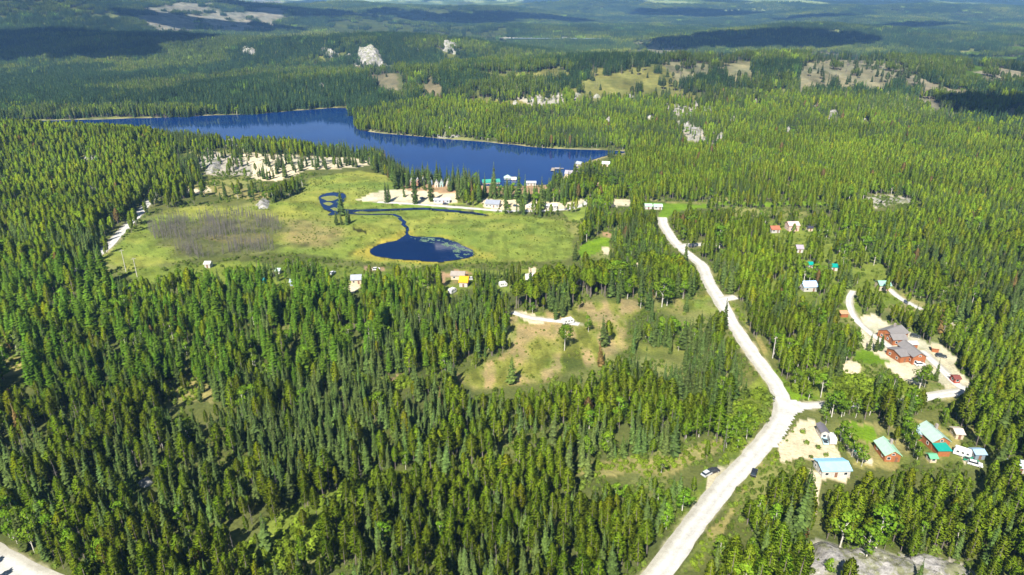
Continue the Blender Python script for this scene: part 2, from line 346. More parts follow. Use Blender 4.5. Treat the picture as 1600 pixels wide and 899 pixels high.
# ------------------------------------------------------------------ land cover zones (pixels -> terrain)
FLOOR = (0.105, 0.120, 0.038); MEADOW = (0.185, 0.238, 0.046); LAWN = (0.13, 0.22, 0.015); DRY = (0.25, 0.225, 0.09); SAND = (0.58, 0.50, 0.39)
GREY = (0.36, 0.33, 0.30); BRUSH = (0.15, 0.19, 0.035); EARTH = (0.33, 0.22, 0.14); GOLD = (0.30, 0.27, 0.045)
ZONES = [  # name, colour, tree density inside, keep-view (trees in front do not cover it), pixels
    ('marsh', MEADOW, 0.0, 1, [(150, 408), (200, 366), (222, 345), (262, 328), (300, 322), (400, 322), (440, 316), (470, 300), (480, 280), (560, 267), (600, 272), (628, 290), (612, 316), (700, 325), (770, 333), (880, 345), (898, 370), (895, 398), (884, 408), (760, 411), (640, 415), (560, 409), (480, 398), (430, 396), (330, 400), (260, 412), (205, 424)]),
    ('marsh', GOLD, 0.0, 1, [(555, 395), (575, 380), (610, 370), (632, 362), (645, 366), (700, 370), (740, 385), (765, 402), (745, 410), (690, 414), (620, 409), (575, 404)]),
    ('marsh', DRY, 0.0, 1, [(440, 340), (500, 345), (545, 360), (520, 385), (460, 388), (430, 375)]),
    ('marsh', (0.125, 0.135, 0.055), 0.0, 1, [(228, 366), (250, 348), (330, 340), (430, 342), (455, 356), (430, 374), (440, 394), (380, 402), (300, 406), (250, 388)]),
    ('shore', SAND, 0.16, 1, [(395, 238), (470, 243), (560, 248), (600, 256), (560, 264), (480, 266), (440, 282), (400, 278), (365, 262)]),
    ('shore', DRY, 0.12, 1, [(268, 298), (300, 290), (350, 293), (400, 297), (430, 303), (420, 315), (380, 312), (330, 305), (290, 303)]),
    ('shore', SAND, 0.0, 1, [(285, 296), (330, 293), (338, 300), (300, 303)]),
    ('rock', GREY, 0.2, 1, [(310, 248), (345, 240), (400, 255), (400, 275), (350, 278), (318, 272)]),
    ('beach', SAND, 0.05, 1, [(565, 314), (590, 303), (625, 298), (660, 297), (720, 299), (728, 308), (726, 321), (640, 321)]),
    ('lawn', LAWN, 0.0, 1, [(560, 316), (600, 318), (680, 323), (760, 331), (800, 333), (760, 335), (680, 327), (600, 321)]),
    ('lawn', MEADOW, 0.0, 1, [(705, 320), (750, 320), (800, 327), (780, 329), (740, 326)]),
    ('resort', EARTH, 0.35, 0, [(630, 283), (700, 286), (830, 290), (870, 286), (880, 300), (760, 306), (640, 298)]),
    ('resort', SAND, 0.12, 0, [(752, 312), (800, 313), (870, 315), (912, 313), (900, 326), (800, 330), (760, 326)]),
    ('lawn', MEADOW, 0.02, 1, [(868, 329), (905, 324), (920, 333), (900, 345), (880, 345)]),
    ('lawn', LAWN, 0.0, 1, [(985, 318), (1060, 314), (1150, 318), (1320, 319), (1310, 325), (1160, 324), (1075, 322), (1055, 330), (1040, 342), (1030, 338), (1034, 327)]),
    ('yard', SAND, 0.0, 1, [(945, 320), (960, 313), (985, 312), (985, 322), (955, 325)]),
    ('yard', DRY, 0.0, 1, [(1010, 312), (1150, 313), (1300, 315), (1300, 317), (1150, 316), (1010, 314)]),
    ('rock', GREY, 0.05, 1, [(1362, 312), (1380, 305), (1440, 308), (1438, 316), (1400, 324), (1368, 327)]),
    ('lawn', MEADOW, 0.3, 0, [(1300, 316), (1370, 314), (1380, 327), (1310, 330)]),
    ('lawn', LAWN, 0.02, 1, [(893, 395), (905, 382), (935, 373), (952, 372), (950, 388), (925, 400), (900, 405)]),
    ('yard', EARTH, 0.02, 1, [(922, 374), (940, 366), (962, 367), (964, 378), (950, 374)]),
    ('yard', SAND, 0.02, 1, [(932, 388), (950, 390), (955, 399), (940, 400)]),
    ('yard', SAND, 0.1, 1, [(980, 402), (1000, 412), (1006, 420), (992, 419)]),
    ('clearing', (0.30, 0.245, 0.13), 0.028, 1, [(708, 590), (730, 574), (772, 560), (798, 545), (800, 520), (796, 494), (830, 488), (880, 484), (895, 474), (960, 466), (1010, 470), (990, 500), (975, 530), (985, 545), (950, 560), (880, 590), (800, 604), (740, 610)]),
    ('clearing', MEADOW, 0.01, 1, [(820, 540), (850, 525), (880, 540), (872, 570), (830, 575)]),
    ('clearing', DRY, 0.01, 1, [(1000, 470), (1060, 462), (1112, 458), (1125, 480), (1090, 492), (1040, 488), (1005, 482)]),
    ('clearing', LAWN, 0.01, 1, [(1060, 472), (1112, 466), (1118, 484), (1080, 488)]),
    ('clearing', MEADOW, 0.12, 1, [(965, 530), (1000, 535), (1040, 540), (1075, 545), (1060, 560), (1000, 552)]),
    ('yard', SAND, 0.0, 1, [(800, 486), (815, 487), (846, 496), (840, 504), (812, 502)]),
    ('glade', DRY, 0.03, 1, [(880, 744), (930, 726), (985, 714), (1050, 706), (1100, 696), (1128, 690), (1124, 706), (1096, 722), (1040, 735), (975, 742), (920, 750)]),
    ('glade', BRUSH, 0.25, 0, [(540, 590), (640, 592), (680, 600), (640, 612), (560, 606)]),
    ('glade', EARTH, 0.10, 1, [(600, 596), (640, 590), (650, 600), (612, 608)]),
    ('glade', DRY, 0.22, 1, [(225, 605), (310, 600), (345, 612), (330, 632), (260, 632)]),
    ('glade', DRY, 0.18, 1, [(0, 535), (30, 548), (52, 560), (40, 580), (0, 600)]),
    ('glade', BRUSH, 0.30, 0, [(350, 880), (420, 820), (500, 775), (600, 738), (680, 745), (700, 770), (600, 800), (520, 850), (430, 905), (350, 915)]),
    ('glade', BRUSH, 0.30, 0, [(1140, 640), (1165, 605), (1195, 590), (1205, 610), (1200, 650), (1170, 690), (1130, 720), (1120, 680)]),
    ('verge', BRUSH, 0.0, 1, [(1000, 899), (1060, 800), (1100, 740), (1150, 700), (1185, 660), (1200, 660), (1160, 715), (1110, 770), (1070, 830), (1020, 899)]),
    ('yard', SAND, 0.0, 1, [(1100, 742), (1122, 735), (1140, 740), (1118, 768), (1095, 775), (1098, 755)]),
    ('verge', DRY, 0.02, 1, [(1050, 899), (1100, 838), (1160, 765), (1195, 720), (1207, 700), (1213, 722), (1180, 760), (1130, 820), (1085, 899)]),
    ('verge', LAWN, 0.02, 1, [(1202, 568), (1232, 610), (1290, 622), (1290, 628), (1236, 627), (1222, 615)]),
    ('verge', DRY, 0.03, 1, [(1128, 470), (1146, 480), (1176, 520), (1205, 560), (1200, 568), (1170, 530), (1140, 492)]),
    ('yard', SAND, 0.0, 1, [(1212, 700), (1232, 676), (1250, 660), (1282, 658), (1286, 680), (1318, 690), (1330, 706), (1338, 722), (1290, 722), (1262, 720), (1214, 724)]),
    ('yard', SAND, 0.0, 1, [(1270, 738), (1345, 740), (1338, 752), (1296, 750), (1292, 808), (1272, 808), (1280, 760)]),
    ('yard', DRY, 0.02, 1, [(1340, 668), (1375, 672), (1400, 690), (1418, 722), (1400, 732), (1360, 726), (1345, 700)]),
    ('lawn', LAWN, 0.0, 1, [(1352, 660), (1372, 662), (1382, 684), (1366, 690), (1352, 676)]),
    ('yard', SAND, 0.0, 1, [(1333, 668), (1343, 690), (1360, 705), (1378, 722), (1370, 727), (1346, 706), (1330, 680)]),
    ('yard', DRY, 0.03, 1, [(1420, 655), (1440, 655), (1490, 670), (1502, 700), (1540, 722), (1520, 732), (1486, 718), (1452, 722), (1428, 690)]),
    ('yard', SAND, 0.0, 1, [(1486, 692), (1497, 696), (1520, 722), (1505, 722)]),
    ('yard', DRY, 0.02, 1, [(1508, 668), (1522, 662), (1532, 672), (1520, 690), (1508, 688)]),
    ('yard', SAND, 0.0, 1, [(1364, 497), (1390, 493), (1404, 502), (1434, 521), (1454, 536), (1478, 538), (1494, 556), (1490, 570), (1514, 592), (1506, 614), (1462, 608), (1424, 598), (1404, 580), (1390, 564), (1366, 542)]),
    ('lawn', LAWN, 0.0, 1, [(1356, 551), (1384, 548), (1400, 562), (1380, 570), (1358, 568)]),
    ('yard', DRY, 0.02, 1, [(1440, 590), (1462, 588), (1490, 612), (1478, 622), (1450, 618)]),
    ('yard', SAND, 0.03, 1, [(1314, 572), (1345, 564), (1370, 572), (1362, 594), (1326, 596)]),
    ('glade', BRUSH, 0.3, 0, [(1240, 590), (1300, 580), (1360, 590), (1440, 605), (1450, 622), (1300, 625), (1240, 615)]),
    ('glade', DRY, 0.15, 0, [(1390, 458), (1430, 460), (1460, 480), (1510, 498), (1490, 510), (1440, 500), (1400, 480)]),
    ('yard', SAND, 0.03, 1, [(1465, 498), (1500, 500), (1512, 508), (1480, 506)]),
    ('yard', SAND, 0.03, 1, [(1316, 486), (1330, 484), (1334, 500), (1318, 500)]),
    ('yard', SAND, 0.03, 1, [(1333, 411), (1345, 410), (1362, 416), (1358, 421), (1336, 420)]),
    ('lawn', LAWN, 0.03, 1, [(1357, 407), (1388, 407), (1390, 420), (1365, 422)]),
    ('yard', SAND, 0.05, 1, [(1238, 358), (1270, 357), (1276, 362), (1250, 366)]),
    ('yard', GREY, 0.05, 1, [(1240, 367), (1262, 368), (1264, 378), (1242, 378)]),
    ('yard', DRY, 0.1, 1, [(1288, 382), (1296, 381), (1296, 408), (1288, 408)]),
    ('yard', DRY, 0.05, 1, [(1250, 446), (1256, 440), (1284, 440), (1288, 452), (1252, 456)]),
    ('yard', SAND, 0.05, 1, [(1318, 452), (1338, 450), (1336, 462), (1320, 462)]),
    ('yard', SAND, 0.05, 1, [(1205, 428), (1220, 424), (1216, 436), (1208, 450), (1204, 446)]),
    ('village', BRUSH, 0.48, 0, [(1190, 345), (1290, 345), (1400, 400), (1420, 470), (1330, 500), (1200, 470), (1190, 400)]),
    ('hamlet', BRUSH, 0.85, 0, [(180, 430), (330, 410), (500, 412), (640, 426), (760, 424), (880, 416), (920, 430), (880, 452), (700, 462), (520, 452), (380, 446), (200, 450)]),
    ('yard', SAND, 0.03, 1, [(816, 417), (826, 417), (826, 428), (816, 430)]),
    ('yard', EARTH, 0.1, 1, [(692, 426), (726, 424), (745, 434), (735, 446), (700, 450), (694, 440)]),
    ('yard', SAND, 0.1, 1, [(556, 444), (566, 438), (570, 452), (562, 460), (540, 452)]),
    ('yard', EARTH, 0.1, 1, [(575, 418), (612, 420), (612, 426), (580, 426)]),
    ('rock', GREY, 0.05, 1, [(1262, 852), (1300, 846), (1340, 852), (1400, 862), (1450, 866), (1500, 878), (1520, 899), (1490, 940), (1300, 940), (1262, 890)]),
    ('yard', DRY, 0.02, 1, [(1330, 660), (1380, 655), (1410, 668), (1425, 700), (1425, 724), (1400, 735), (1350, 728), (1335, 690)]),
    ('lawn', LAWN, 0.0, 1, [(1352, 660), (1372, 662), (1382, 684), (1366, 690), (1352, 676)]),
    ('yard', SAND, 0.0, 1, [(1333, 668), (1343, 690), (1360, 705), (1378, 722), (1370, 727), (1346, 706), (1330, 680)]),
    ('laketip', (0.10, 0.11, 0.035), 0.0, 1, [(870, 230), (920, 233), (978, 236), (980, 240), (948, 246), (915, 252), (884, 254), (868, 262), (850, 284), (800, 284), (820, 240)]),
    # beyond the lake
    ('cut', (0.30, 0.30, 0.10), 0.008, 1, [(735, 125), (742, 113), (800, 117), (870, 104), (900, 102), (960, 98), (1010, 101), (1070, 104), (1100, 98), (1150, 95), (1162, 113), (1100, 115), (1000, 115), (900, 121), (820, 127)]),
    ('cut', (0.34, 0.32, 0.20), 0.008, 1, [(960, 89), (1000, 66), (1040, 64), (1080, 76), (1160, 89), (1170, 101), (1060, 97), (980, 97)]),
    ('cut', (0.34, 0.32, 0.22), 0.008, 1, [(1238, 111), (1250, 92), (1290, 80), (1340, 90), (1400, 98), (1460, 117), (1400, 117), (1320, 109), (1260, 115)]),
    ('cut', (0.36, 0.32, 0.24), 0.008, 1, [(1410, 112), (1470, 124), (1500, 138), (1560, 147), (1640, 145), (1640, 161), (1560, 163), (1500, 155), (1450, 130)]),
    ('cut', LAWN, 0.008, 1, [(1490, 84), (1540, 76), (1660, 74), (1660, 111), (1580, 113), (1520, 113)]),
    ('cut', (0.42, 0.37, 0.28), 0.008, 1, [(1536, 114), (1560, 108), (1660, 108), (1660, 127), (1560, 127)]),
    ('cut', (0.38, 0.36, 0.31), 0.008, 1, [(215, 14), (270, 4), (400, -4), (440, 4), (452, 27), (420, 31), (380, 39), (330, 35), (250, 29)]),
    ('cut', (0.27, 0.24, 0.16), 0.008, 1, [(545, 104), (600, 103), (640, 106), (700, 108), (700, 119), (620, 119), (550, 115)]),
    ('cut', (0.10, 0.13, 0.03), 0.008, 1, [(490, 38), (540, 22), (640, 18), (700, 34), (800, 45), (800, 57), (700, 57), (560, 53)]),
    ('cut', (0.12, 0.15, 0.04), 0.008, 1, [(660, 15), (720, 2), (740, 4), (700, 21)]),
    ('rock', GREY, 0.6, 1, [(800, 152), (850, 143), (900, 145), (880, 160), (820, 164)]),
    ('rock', GREY, 0.6, 1, [(1030, 160), (1100, 158), (1130, 172), (1110, 184), (1050, 176)]),
    ('rock', GREY, 0.6, 1, [(1060, 186), (1110, 190), (1140, 205), (1120, 226), (1075, 215)]),
]
ZW = []
HIDE_ROADS = ('side_lane', 'lake_road')
for nm, col, den, vis, px in ZONES:
    P = upoly(px)
    if nm == 'cut':      # open the strip in front as well: low sight lines need it free of trees
        r_ = np.hypot(P[:, 0], P[:, 1]); k_ = np.where(r_ < np.median(r_) * 1.02, 1 - np.clip(18.0 * r_ / 150, 60, 300) / r_, 1.0); Q = P * k_[:, None]
        ZW.append(('cutfront', np.array(col), den, 0, Q))
    ZW.append((nm, np.array(col), den, vis, P))
for P_, c_ in ((LAKE, 0), (POND, 1), (POOL, 1), (POOL2, 1)):
    ZW.append(('water', np.array((0.10, 0.11, 0.035)), 0.0, c_, P_))

# ------------------------------------------------------------------ the ground sheet
def ground():
    a = np.concatenate([np.arange(-180, -48, 4.0), np.arange(-48, 48, 0.16), np.arange(48, 180, 4.0)])
    r = np.concatenate([np.linspace(14, 100, 10)[:-1], np.geomspace(100, 5200, 430)[:-1], np.geomspace(5200, 27000, 95)])
    A, RR = np.meshgrid(np.radians(a), r, indexing='ij'); x = (RR * np.sin(A)).ravel(); y = (RR * np.cos(A)).ravel()
    z = height(x, y); na, nr = len(a), len(r)
    i, j = np.meshgrid(np.arange(na), np.arange(nr - 1), indexing='ij'); i2 = (i + 1) % na
    F = np.stack([i * nr + j, i * nr + j + 1, i2 * nr + j + 1, i2 * nr + j], -1).reshape(-1, 4)[:, ::-1]
    V = np.column_stack([x, y, z]); V = np.vstack([V, [0, 0, z[0]]]); c = len(V) - 1
    # cover colours
    rr = np.hypot(x, y); s = np.clip(rr / 60, 1.0, 30)
    wx = x + s * 1.6 * (fbm(x / (4 * s), y / (4 * s), 51, 3) - 0.5) * 2; wy = y + s * 1.6 * (fbm(x / (4 * s), y / (4 * s), 61, 3) - 0.5) * 2
    colr = np.tile(np.array(FLOOR), (len(x), 1))
    n = fbm(x / 30, y / 30, 71, 4)[:, None]
    colr = colr * (0.7 + 0.6 * n) + sstep(0.56, 0.72, n) * np.array((0.08, 0.075, 0.03))
    ff = sstep(2000, 5200, rr)[:, None]; pn = fbm(x / 480, y / 1300, 81, 5)[:, None]; pn2 = fbm(x / 220, y / 700, 83, 5)[:, None]
    fc = np.array((0.020, 0.036, 0.018)) * (0.5 + 1.0 * pn2) + sstep(0.48, 0.53, pn) * np.array((0.085, 0.115, 0.020)) * (.4 + pn2) + sstep(0.54, 0.60, pn2) * sstep(0.45, 0.52, pn) * np.array((0.13, 0.13, 0.085))
    colr = colr * (1 - ff) + fc * ff
    bump = ff[:, 0].copy(); first = {}
    for nm, cc, den, vis, P in ZW:
        if nm == 'water':
            m = inpoly(x, y, P); colr[m] = cc * 0.3
        elif nm in ('marsh', 'clearing'):
            m = np.nonzero((x > P[:, 0].min() - 25) & (x < P[:, 0].max() + 25) & (y > P[:, 1].min() - 25) & (y < P[:, 1].max() + 25))[0]
            d = dline(x[m], y[m], P, True); d = np.where(inpoly(x[m], y[m], P), d, -d); so = 9.0 if first.get(nm) else 2.5; first[nm] = True
            k = sstep(-so * .5, so, d + so * 2.2 * (fbm(x[m] / 12, y[m] / 12, 89, 4) - .5))[:, None]
            q = fbm(x[m] / 14, y[m] / 9, 91, 4)[:, None]; q2 = fbm(x[m] / 45, y[m] / 30, 92, 3)[:, None]; q3 = fbm(x[m] / 5, y[m] / 16, 95, 4)[:, None]
            if nm == 'clearing': cc = cc * (1 - sstep(.40, .60, q3)) + np.array(MEADOW) * .8 * sstep(.40, .60, q3)
            base = (cc * (0.55 + 0.5 * q + 0.4 * q3) + sstep(0.50, 0.64, q2) * np.array((0.06, 0.03, 0.012))) * (1 - .38 * sstep(0.58, 0.72, q)) * (1 - .34 * sstep(0.58, 0.68, q3))
            colr[m] = colr[m] * (1 - k) + np.clip(base, 0.025, 1) * k
        elif nm in ('cut', 'cutfront'):
            m = inpoly(wx, wy, P); q = fbm(x[m] / 60, y[m] / 110, 93, 5, .65)[:, None]; q2 = fbm(x[m] / 18, y[m] / 40, 94, 4)[:, None]
            g_ = sstep(.52, .60, q); colr[m] = cc * (0.2 + 0.6 * q2) * (1 - g_ * .8) + np.array((.055, .075, .025)) * g_ * .8
        else:
            m = inpoly(wx, wy, P); q = fbm(x[m] / 9, y[m] / 9, 93, 4)[:, None]; q2 = fbm(x[m] / 3, y[m] / 3, 94, 4)[:, None]
            colr[m] = cc * (0.6 + 0.5 * q + 0.3 * q2)
            if nm in ('yard', 'verge') and cc[0] < .4: g_ = sstep(.46, .60, fbm(x[m] / 6, y[m] / 6, 96, 4))[:, None] * .8; colr[m] = colr[m] * (1 - g_) + np.array((.10, .14, .03)) * g_
        bump[m] *= 0.3
    for P, w in ROADS.values():
        m = np.nonzero((x > P[:, 0].min() - 12) & (x < P[:, 0].max() + 12) & (y > P[:, 1].min() - 12) & (y < P[:, 1].max() + 12))[0]
        if len(m) == 0: continue
        d = dline(x[m], y[m], P[::2]); e = 4.0 * fbm(x[m] / 5, y[m] / 5, 97, 3)
        k = sstep(w / 2 + 1.9, w / 2 + 0.2, d + e - 1.2)[:, None]
        colr[m] = colr[m] * (1 - k) + np.array((0.36, 0.33, 0.22)) * k
    dl = np.full(x.shape, 99.0); m = np.nonzero((rr > 500) & (rr < 1500))[0]; dl[m] = dline(x[m], y[m], LAKE_C, True)
    k = (sstep(9, 2, dl + 5 * fbm(x / 12, y / 12, 99, 2)))[:, None] * 0.75; colr = colr * (1 - k) + np.array((0.42, 0.37, 0.24)) * k
    rgba = np.column_stack([colr, bump]).astype(np.float32); rgba = np.vstack([rgba, [*FLOOR, 0]]).astype(np.float32)
    me = grid_tris(V, F)
    import bmesh
    at = me.attributes.new('cover', 'FLOAT_COLOR', 'POINT'); at.data.foreach_set('color', rgba.ravel())
    bm = bmesh.new(); bm.from_mesh(me); bm.verts.ensure_lookup_table()
    for q in range(na): bm.faces.new((bm.verts[c], bm.verts[((q + 1) % na) * nr], bm.verts[q * nr]))
    bm.to_mesh(me); bm.free()
    me.materials.append(GROUND); me.polygons.foreach_set('use_smooth', np.ones(len(me.polygons), bool)); me.update()
    tag(link('ground', me), kind='structure')
ground()

# ------------------------------------------------------------------ water sheets
def water(name, P, mat, z=0.02):
    import bmesh
    from mathutils.geometry import tessellate_polygon
    V = [Vector((p[0], p[1], 0)) for p in P]; tr = tessellate_polygon([V])
    V3 = [(p[0], p[1], z) for p in P]; F = []
    for t in tr:
        a, b, c = (V[i] for i in t); F.append(t if (b - a).cross(c - a).z > 0 else t[::-1])
    me = mesh_from(name, V3, F, [mat]); tag(link(name, me), kind='structure')
def grow(P, d):   # push an outline outward so that the water reaches under the bank
    T = np.roll(P, -1, 0) - np.roll(P, 1, 0); T /= np.linalg.norm(T, axis=1)[:, None] + 1e-9
    area = np.sum(P[:, 0] * np.roll(P[:, 1], -1) - np.roll(P[:, 0], -1) * P[:, 1])
    Nn = np.stack([T[:, 1], -T[:, 0]], -1) * (1 if area > 0 else -1); return P + Nn * d
water('lake', LAKE, LAKEW); water('pond', POND, PONDW, 0.03); water('marsh_pool', POOL, PONDW, 0.025); water('marsh_puddle', POOL2, PONDW, 0.30)
def strip(P, w, seed):
    T = np.gradient(P, axis=0); T /= np.linalg.norm(T, axis=1)[:, None]; Nn = np.stack([-T[:, 1], T[:, 0]], -1)
    ww = w * (0.4 + 1.1 * fbm(P[:, 0] / 15, P[:, 1] / 15, seed, 3)); return np.concatenate([P + Nn * ww[:, None], (P - Nn * ww[:, None])[::-1]])
for isl in ([(502, 309.5), (510, 306.5), (522, 306.5), (530, 308.5), (524, 313.5), (512, 314)], [(503, 318), (512, 316), (520, 318.5), (514, 322)], [(517, 326), (524, 324), (530, 328), (524, 330)]):
    Pi = rag(resample(wpoly(isl), 3, True), 1.5, 4, 13); tag(link('marsh_islet', mesh_from('islet', [(p[0], p[1], 0.12) for p in Pi] + [(Pi[:, 0].mean(), Pi[:, 1].mean(), 0.3)], [(i, (i + 1) % len(Pi), len(Pi)) for i in range(len(Pi))][::1], [paint((0.20, 0.22, 0.05), .9, .5, .4)])), kind='structure')
cz = float(height(CREEK[:, 0], CREEK[:, 1]).max())
water('creek', strip(CREEK, 1.9, 5), PONDW, cz + 0.05)
fl = unproj(*np.array(FARLAKE_PX).T); flz = float(fl[:, 2].max())
tag(link('far_lake', mesh_from('far_lake', [(p[0], p[1], flz + 1.2) for p in fl], [list(range(len(fl)))[::-1]], [water_mat('far_lake_water', (0.20, 0.27, 0.36), 0.1, 0.3)])), kind='structure')
fs = np.array(FARLAKE_PX[:5]); fs2 = fs - np.array([0, 1.6]); fsp = unproj(*np.concatenate([fs + [0, 0.3], fs2[::-1]]).T)
tag(link('far_shore', mesh_from('far_shore', [(p[0], p[1], flz + 1.6) for p in fsp], [list(range(len(fsp)))], [paint((0.62, 0.56, 0.46), 0.9, 0.2, 0.02)])), kind='structure')
print('terrain', round(time.time() - T0, 1))
# ------------------------------------------------------------------ buildings
BOXES = []     # pixel boxes kept open to view
def rp(A, z_above):
    """pixel -> world point lying z_above over the terrain."""
    zg = 0.0
    for _ in range(4):
        x, y = flat(A[0], A[1], zg + z_above); zg = float(height(np.array([x]), np.array([y]))[0])
    return np.array([x, y]), zg
def boxv(x0, x1, y0, y1, z0, z1):
    return [(x0, y0, z0), (x1, y0, z0), (x1, y1, z0), (x0, y1, z0), (x0, y0, z1), (x1, y0, z1), (x1, y1, z1), (x0, y1, z1)]
BOXF = [(0, 3, 2, 1), (4, 5, 6, 7), (0, 1, 5, 4), (1, 2, 6, 5), (2, 3, 7, 6), (3, 0, 4, 7)]
def boxes(name, bs, mat, parent):
    V, F = [], []
    for b in bs:
        k = len(V); V += boxv(*b); F += [tuple(k + i for i in f) for f in BOXF]
    return link(name, mesh_from(name, V, F, [mat]), parent)
def slab(pts, th):   # quad pts (4) thickened downward
    V = [tuple(p) for p in pts] + [(p[0], p[1], p[2] - th) for p in pts]
    n = len(pts); F = [tuple(range(n)), tuple(range(2 * n - 1, n - 1, -1))] + [(i, i + n, (i + 1) % n + n, (i + 1) % n) for i in range(n)]
    return V, F
def joinvf(parts):
    V, F = [], []
    for v, f in parts:
        k = len(V); V += v; F += [tuple(k + i for i in q) for q in f]
    return V, F
WHITE = (0.48, 0.46, 0.43); LOG = (0.36, 0.13, 0.045); ORANGE = (0.34, 0.115, 0.04); BEIGE = (0.55, 0.45, 0.32)
FRAME = paint((0.75, 0.73, 0.70), 0.5, 0.1); DOOR = paint((0.20, 0.10, 0.06), 0.6, 0.2); TRIM = paint((0.30, 0.27, 0.24), 0.6, 0.2); CHIM = paint((0.33, 0.28, 0.25), 0.9, 0.3)
def opening(parent, kind, cx, z0, w, h, y, face):
    """window or door on a wall; face: 0 near, 1 right, 2 left"""
    def tr(b):
        x0, x1, y0, y1, z0_, z1_ = b
        if face == 0: return b
        if face == 1: return (-y1, -y0, x0, x1, z0_, z1_)
        return (y0, y1, x0, x1, z0_, z1_)
    if kind == 'door':
        d = boxes('door', [tr((cx - w / 2, cx + w / 2, y - 0.06, y + 0.05, z0, z0 + h))], DOOR, parent)
        boxes('handle', [tr((cx + w * 0.3, cx + w * 0.38, y - 0.12, y - 0.06, z0 + h * 0.48, z0 + h * 0.53))], FRAME, d)
    else:
        f = 0.09
        o = boxes('window', [tr((cx - w / 2, cx - w / 2 + f, y - 0.07, y + 0.04, z0, z0 + h)), tr((cx + w / 2 - f, cx + w / 2, y - 0.07, y + 0.04, z0, z0 + h)),
                             tr((cx - w / 2 + f, cx + w / 2 - f, y - 0.065, y + 0.04, z0, z0 + f)), tr((cx - w / 2 + f, cx + w / 2 - f, y - 0.065, y + 0.04, z0 + h - f, z0 + h))], FRAME, parent)
        boxes('pane', [tr((cx - w / 2 + f, cx + w / 2 - f, y - 0.03, y + 0.03, z0 + f, z0 + h - f))], GLASS, o)
def house(name, label, cat, A, B, depth, eave, rise, style, wall, roof, group=None, over=0.45, chimney=False, clear=1.0, win=True, door=True, porch=False):
    """A, B: pixels of the two ends of the near eave line; depth runs away from it."""
    a, za = rp(A, eave); b, zb = rp(B, eave); zg = min(za, zb)
    L = float(np.hypot(*(b - a))); yaw = math.atan2(b[1] - a[1], b[0] - a[0])
    nrm = np.array([-math.sin(yaw), math.cos(yaw)]); c = (a + b) / 2 + nrm * depth / 2
    zg = float(height(np.array([c[0]]), np.array([c[1]]))[0])
    e = bpy.data.objects.new(name, None); COL.objects.link(e); e.empty_display_size = 1
    e.location = (c[0], c[1], zg); e.rotation_euler = (0, 0, yaw); tag(e, label, cat, group)
    X, Y = L / 2, depth / 2; wx, wy = max(0.6, X - over), max(0.6, Y - over)
    wm = wall if isinstance(wall, bpy.types.Material) else paint(wall, 0.75, 0.3, 2.0)
    rm = paint(roof, 0.5, 0.16, 0.7, 0.0, 0.3)
    th = 0.14; zw = -0.8
    # walls with gables
    if style == 'along':
        k = rise * wy / Y
        V = [(-wx, -wy, zw), (wx, -wy, zw), (wx, wy, zw), (-wx, wy, zw), (-wx, -wy, eave + rise - k - th), (wx, -wy, eave + rise - k - th), (wx, wy, eave + rise - k - th), (-wx, wy, eave + rise - k - th), (-wx, 0, eave + rise - th - .02), (wx, 0, eave + rise - th - .02)]
        F = [(0, 1, 5, 4), (2, 3, 7, 6), (1, 2, 6, 9, 5), (3, 0, 4, 8, 7)]
        roofs = [slab([(-X, -Y, eave), (X, -Y, eave), (X, 0, eave + rise), (-X, 0, eave + rise)], th), slab([(X, Y, eave), (-X, Y, eave), (-X, 0.001, eave + rise), (X, 0.001, eave + rise)], th)]
        cap = [(-X, X, -0.18, 0.18, eave + rise - 0.03, eave + rise + 0.06)]
    elif style == 'perp':
        k = rise * wx / X
        V = [(-wx, -wy, zw), (wx, -wy, zw), (wx, wy, zw), (-wx, wy, zw), (-wx, -wy, eave + rise - k - th), (wx, -wy, eave + rise - k - th), (wx, wy, eave + rise - k - th), (-wx, wy, eave + rise - k - th), (0, -wy, eave + rise - th - .02), (0, wy, eave + rise - th - .02)]
        F = [(0, 1, 5, 8, 4), (2, 3, 7, 9, 6), (1, 2, 6, 5), (3, 0, 4, 7)]
        roofs = [slab([(-X, Y, eave), (-X, -Y, eave), (0, -Y, eave + rise), (0, Y, eave + rise)], th), slab([(X, -Y, eave), (X, Y, eave), (0.001, Y, eave + rise), (0.001, -Y, eave + rise)], th)]
        cap = [(-0.18, 0.18, -Y, Y, eave + rise - 0.03, eave + rise + 0.06)]
    elif style == 'hip':
        V = boxv(-wx, wx, -wy, wy, zw, eave - 0.05); F = BOXF[2:]
        q = max(0.3, X - Y); P = [(-X, -Y, eave), (X, -Y, eave), (X, Y, eave), (-X, Y, eave), (-q, 0, eave + rise), (q, 0, eave + rise)]
        roofs = [(P + [(p[0], p[1], eave - th) for p in P[:4]], [(0, 1, 5, 4), (1, 2, 5), (2, 3, 4, 5), (3, 0, 4), (9, 8, 7, 6), (0, 6, 7, 1), (1, 7, 8, 2), (2, 8, 9, 3), (3, 9, 6, 0)])]
        cap = [(-q, q, -0.15, 0.15, eave + rise - 0.04, eave + rise + 0.05)]
    else:  # shed
        V = [(-wx, -wy, zw), (wx, -wy, zw), (wx, wy, zw), (-wx, wy, zw), (-wx, -wy, eave - th), (wx, -wy, eave - th), (wx, wy, eave + rise - th - .03), (-wx, wy, eave + rise - th - .03)]
        F = BOXF[2:]; roofs = [slab([(-X, -Y, eave), (X, -Y, eave), (X, Y, eave + rise), (-X, Y, eave + rise)], th)]
        cap = None
    link('wall', mesh_from('wall', V, F, [wm]), e)
    ro = link('roof', mesh_from('roof', *joinvf(roofs), [rm]), e)
    if cap: boxes('ridge_cap', cap, rm, ro)
    if chimney: boxes('chimney', [(wx * 0.35, wx * 0.35 + 0.8, wy * 0.2, wy * 0.2 + 0.8, eave + 0.1, eave + rise + 1.0)], CHIM, ro)
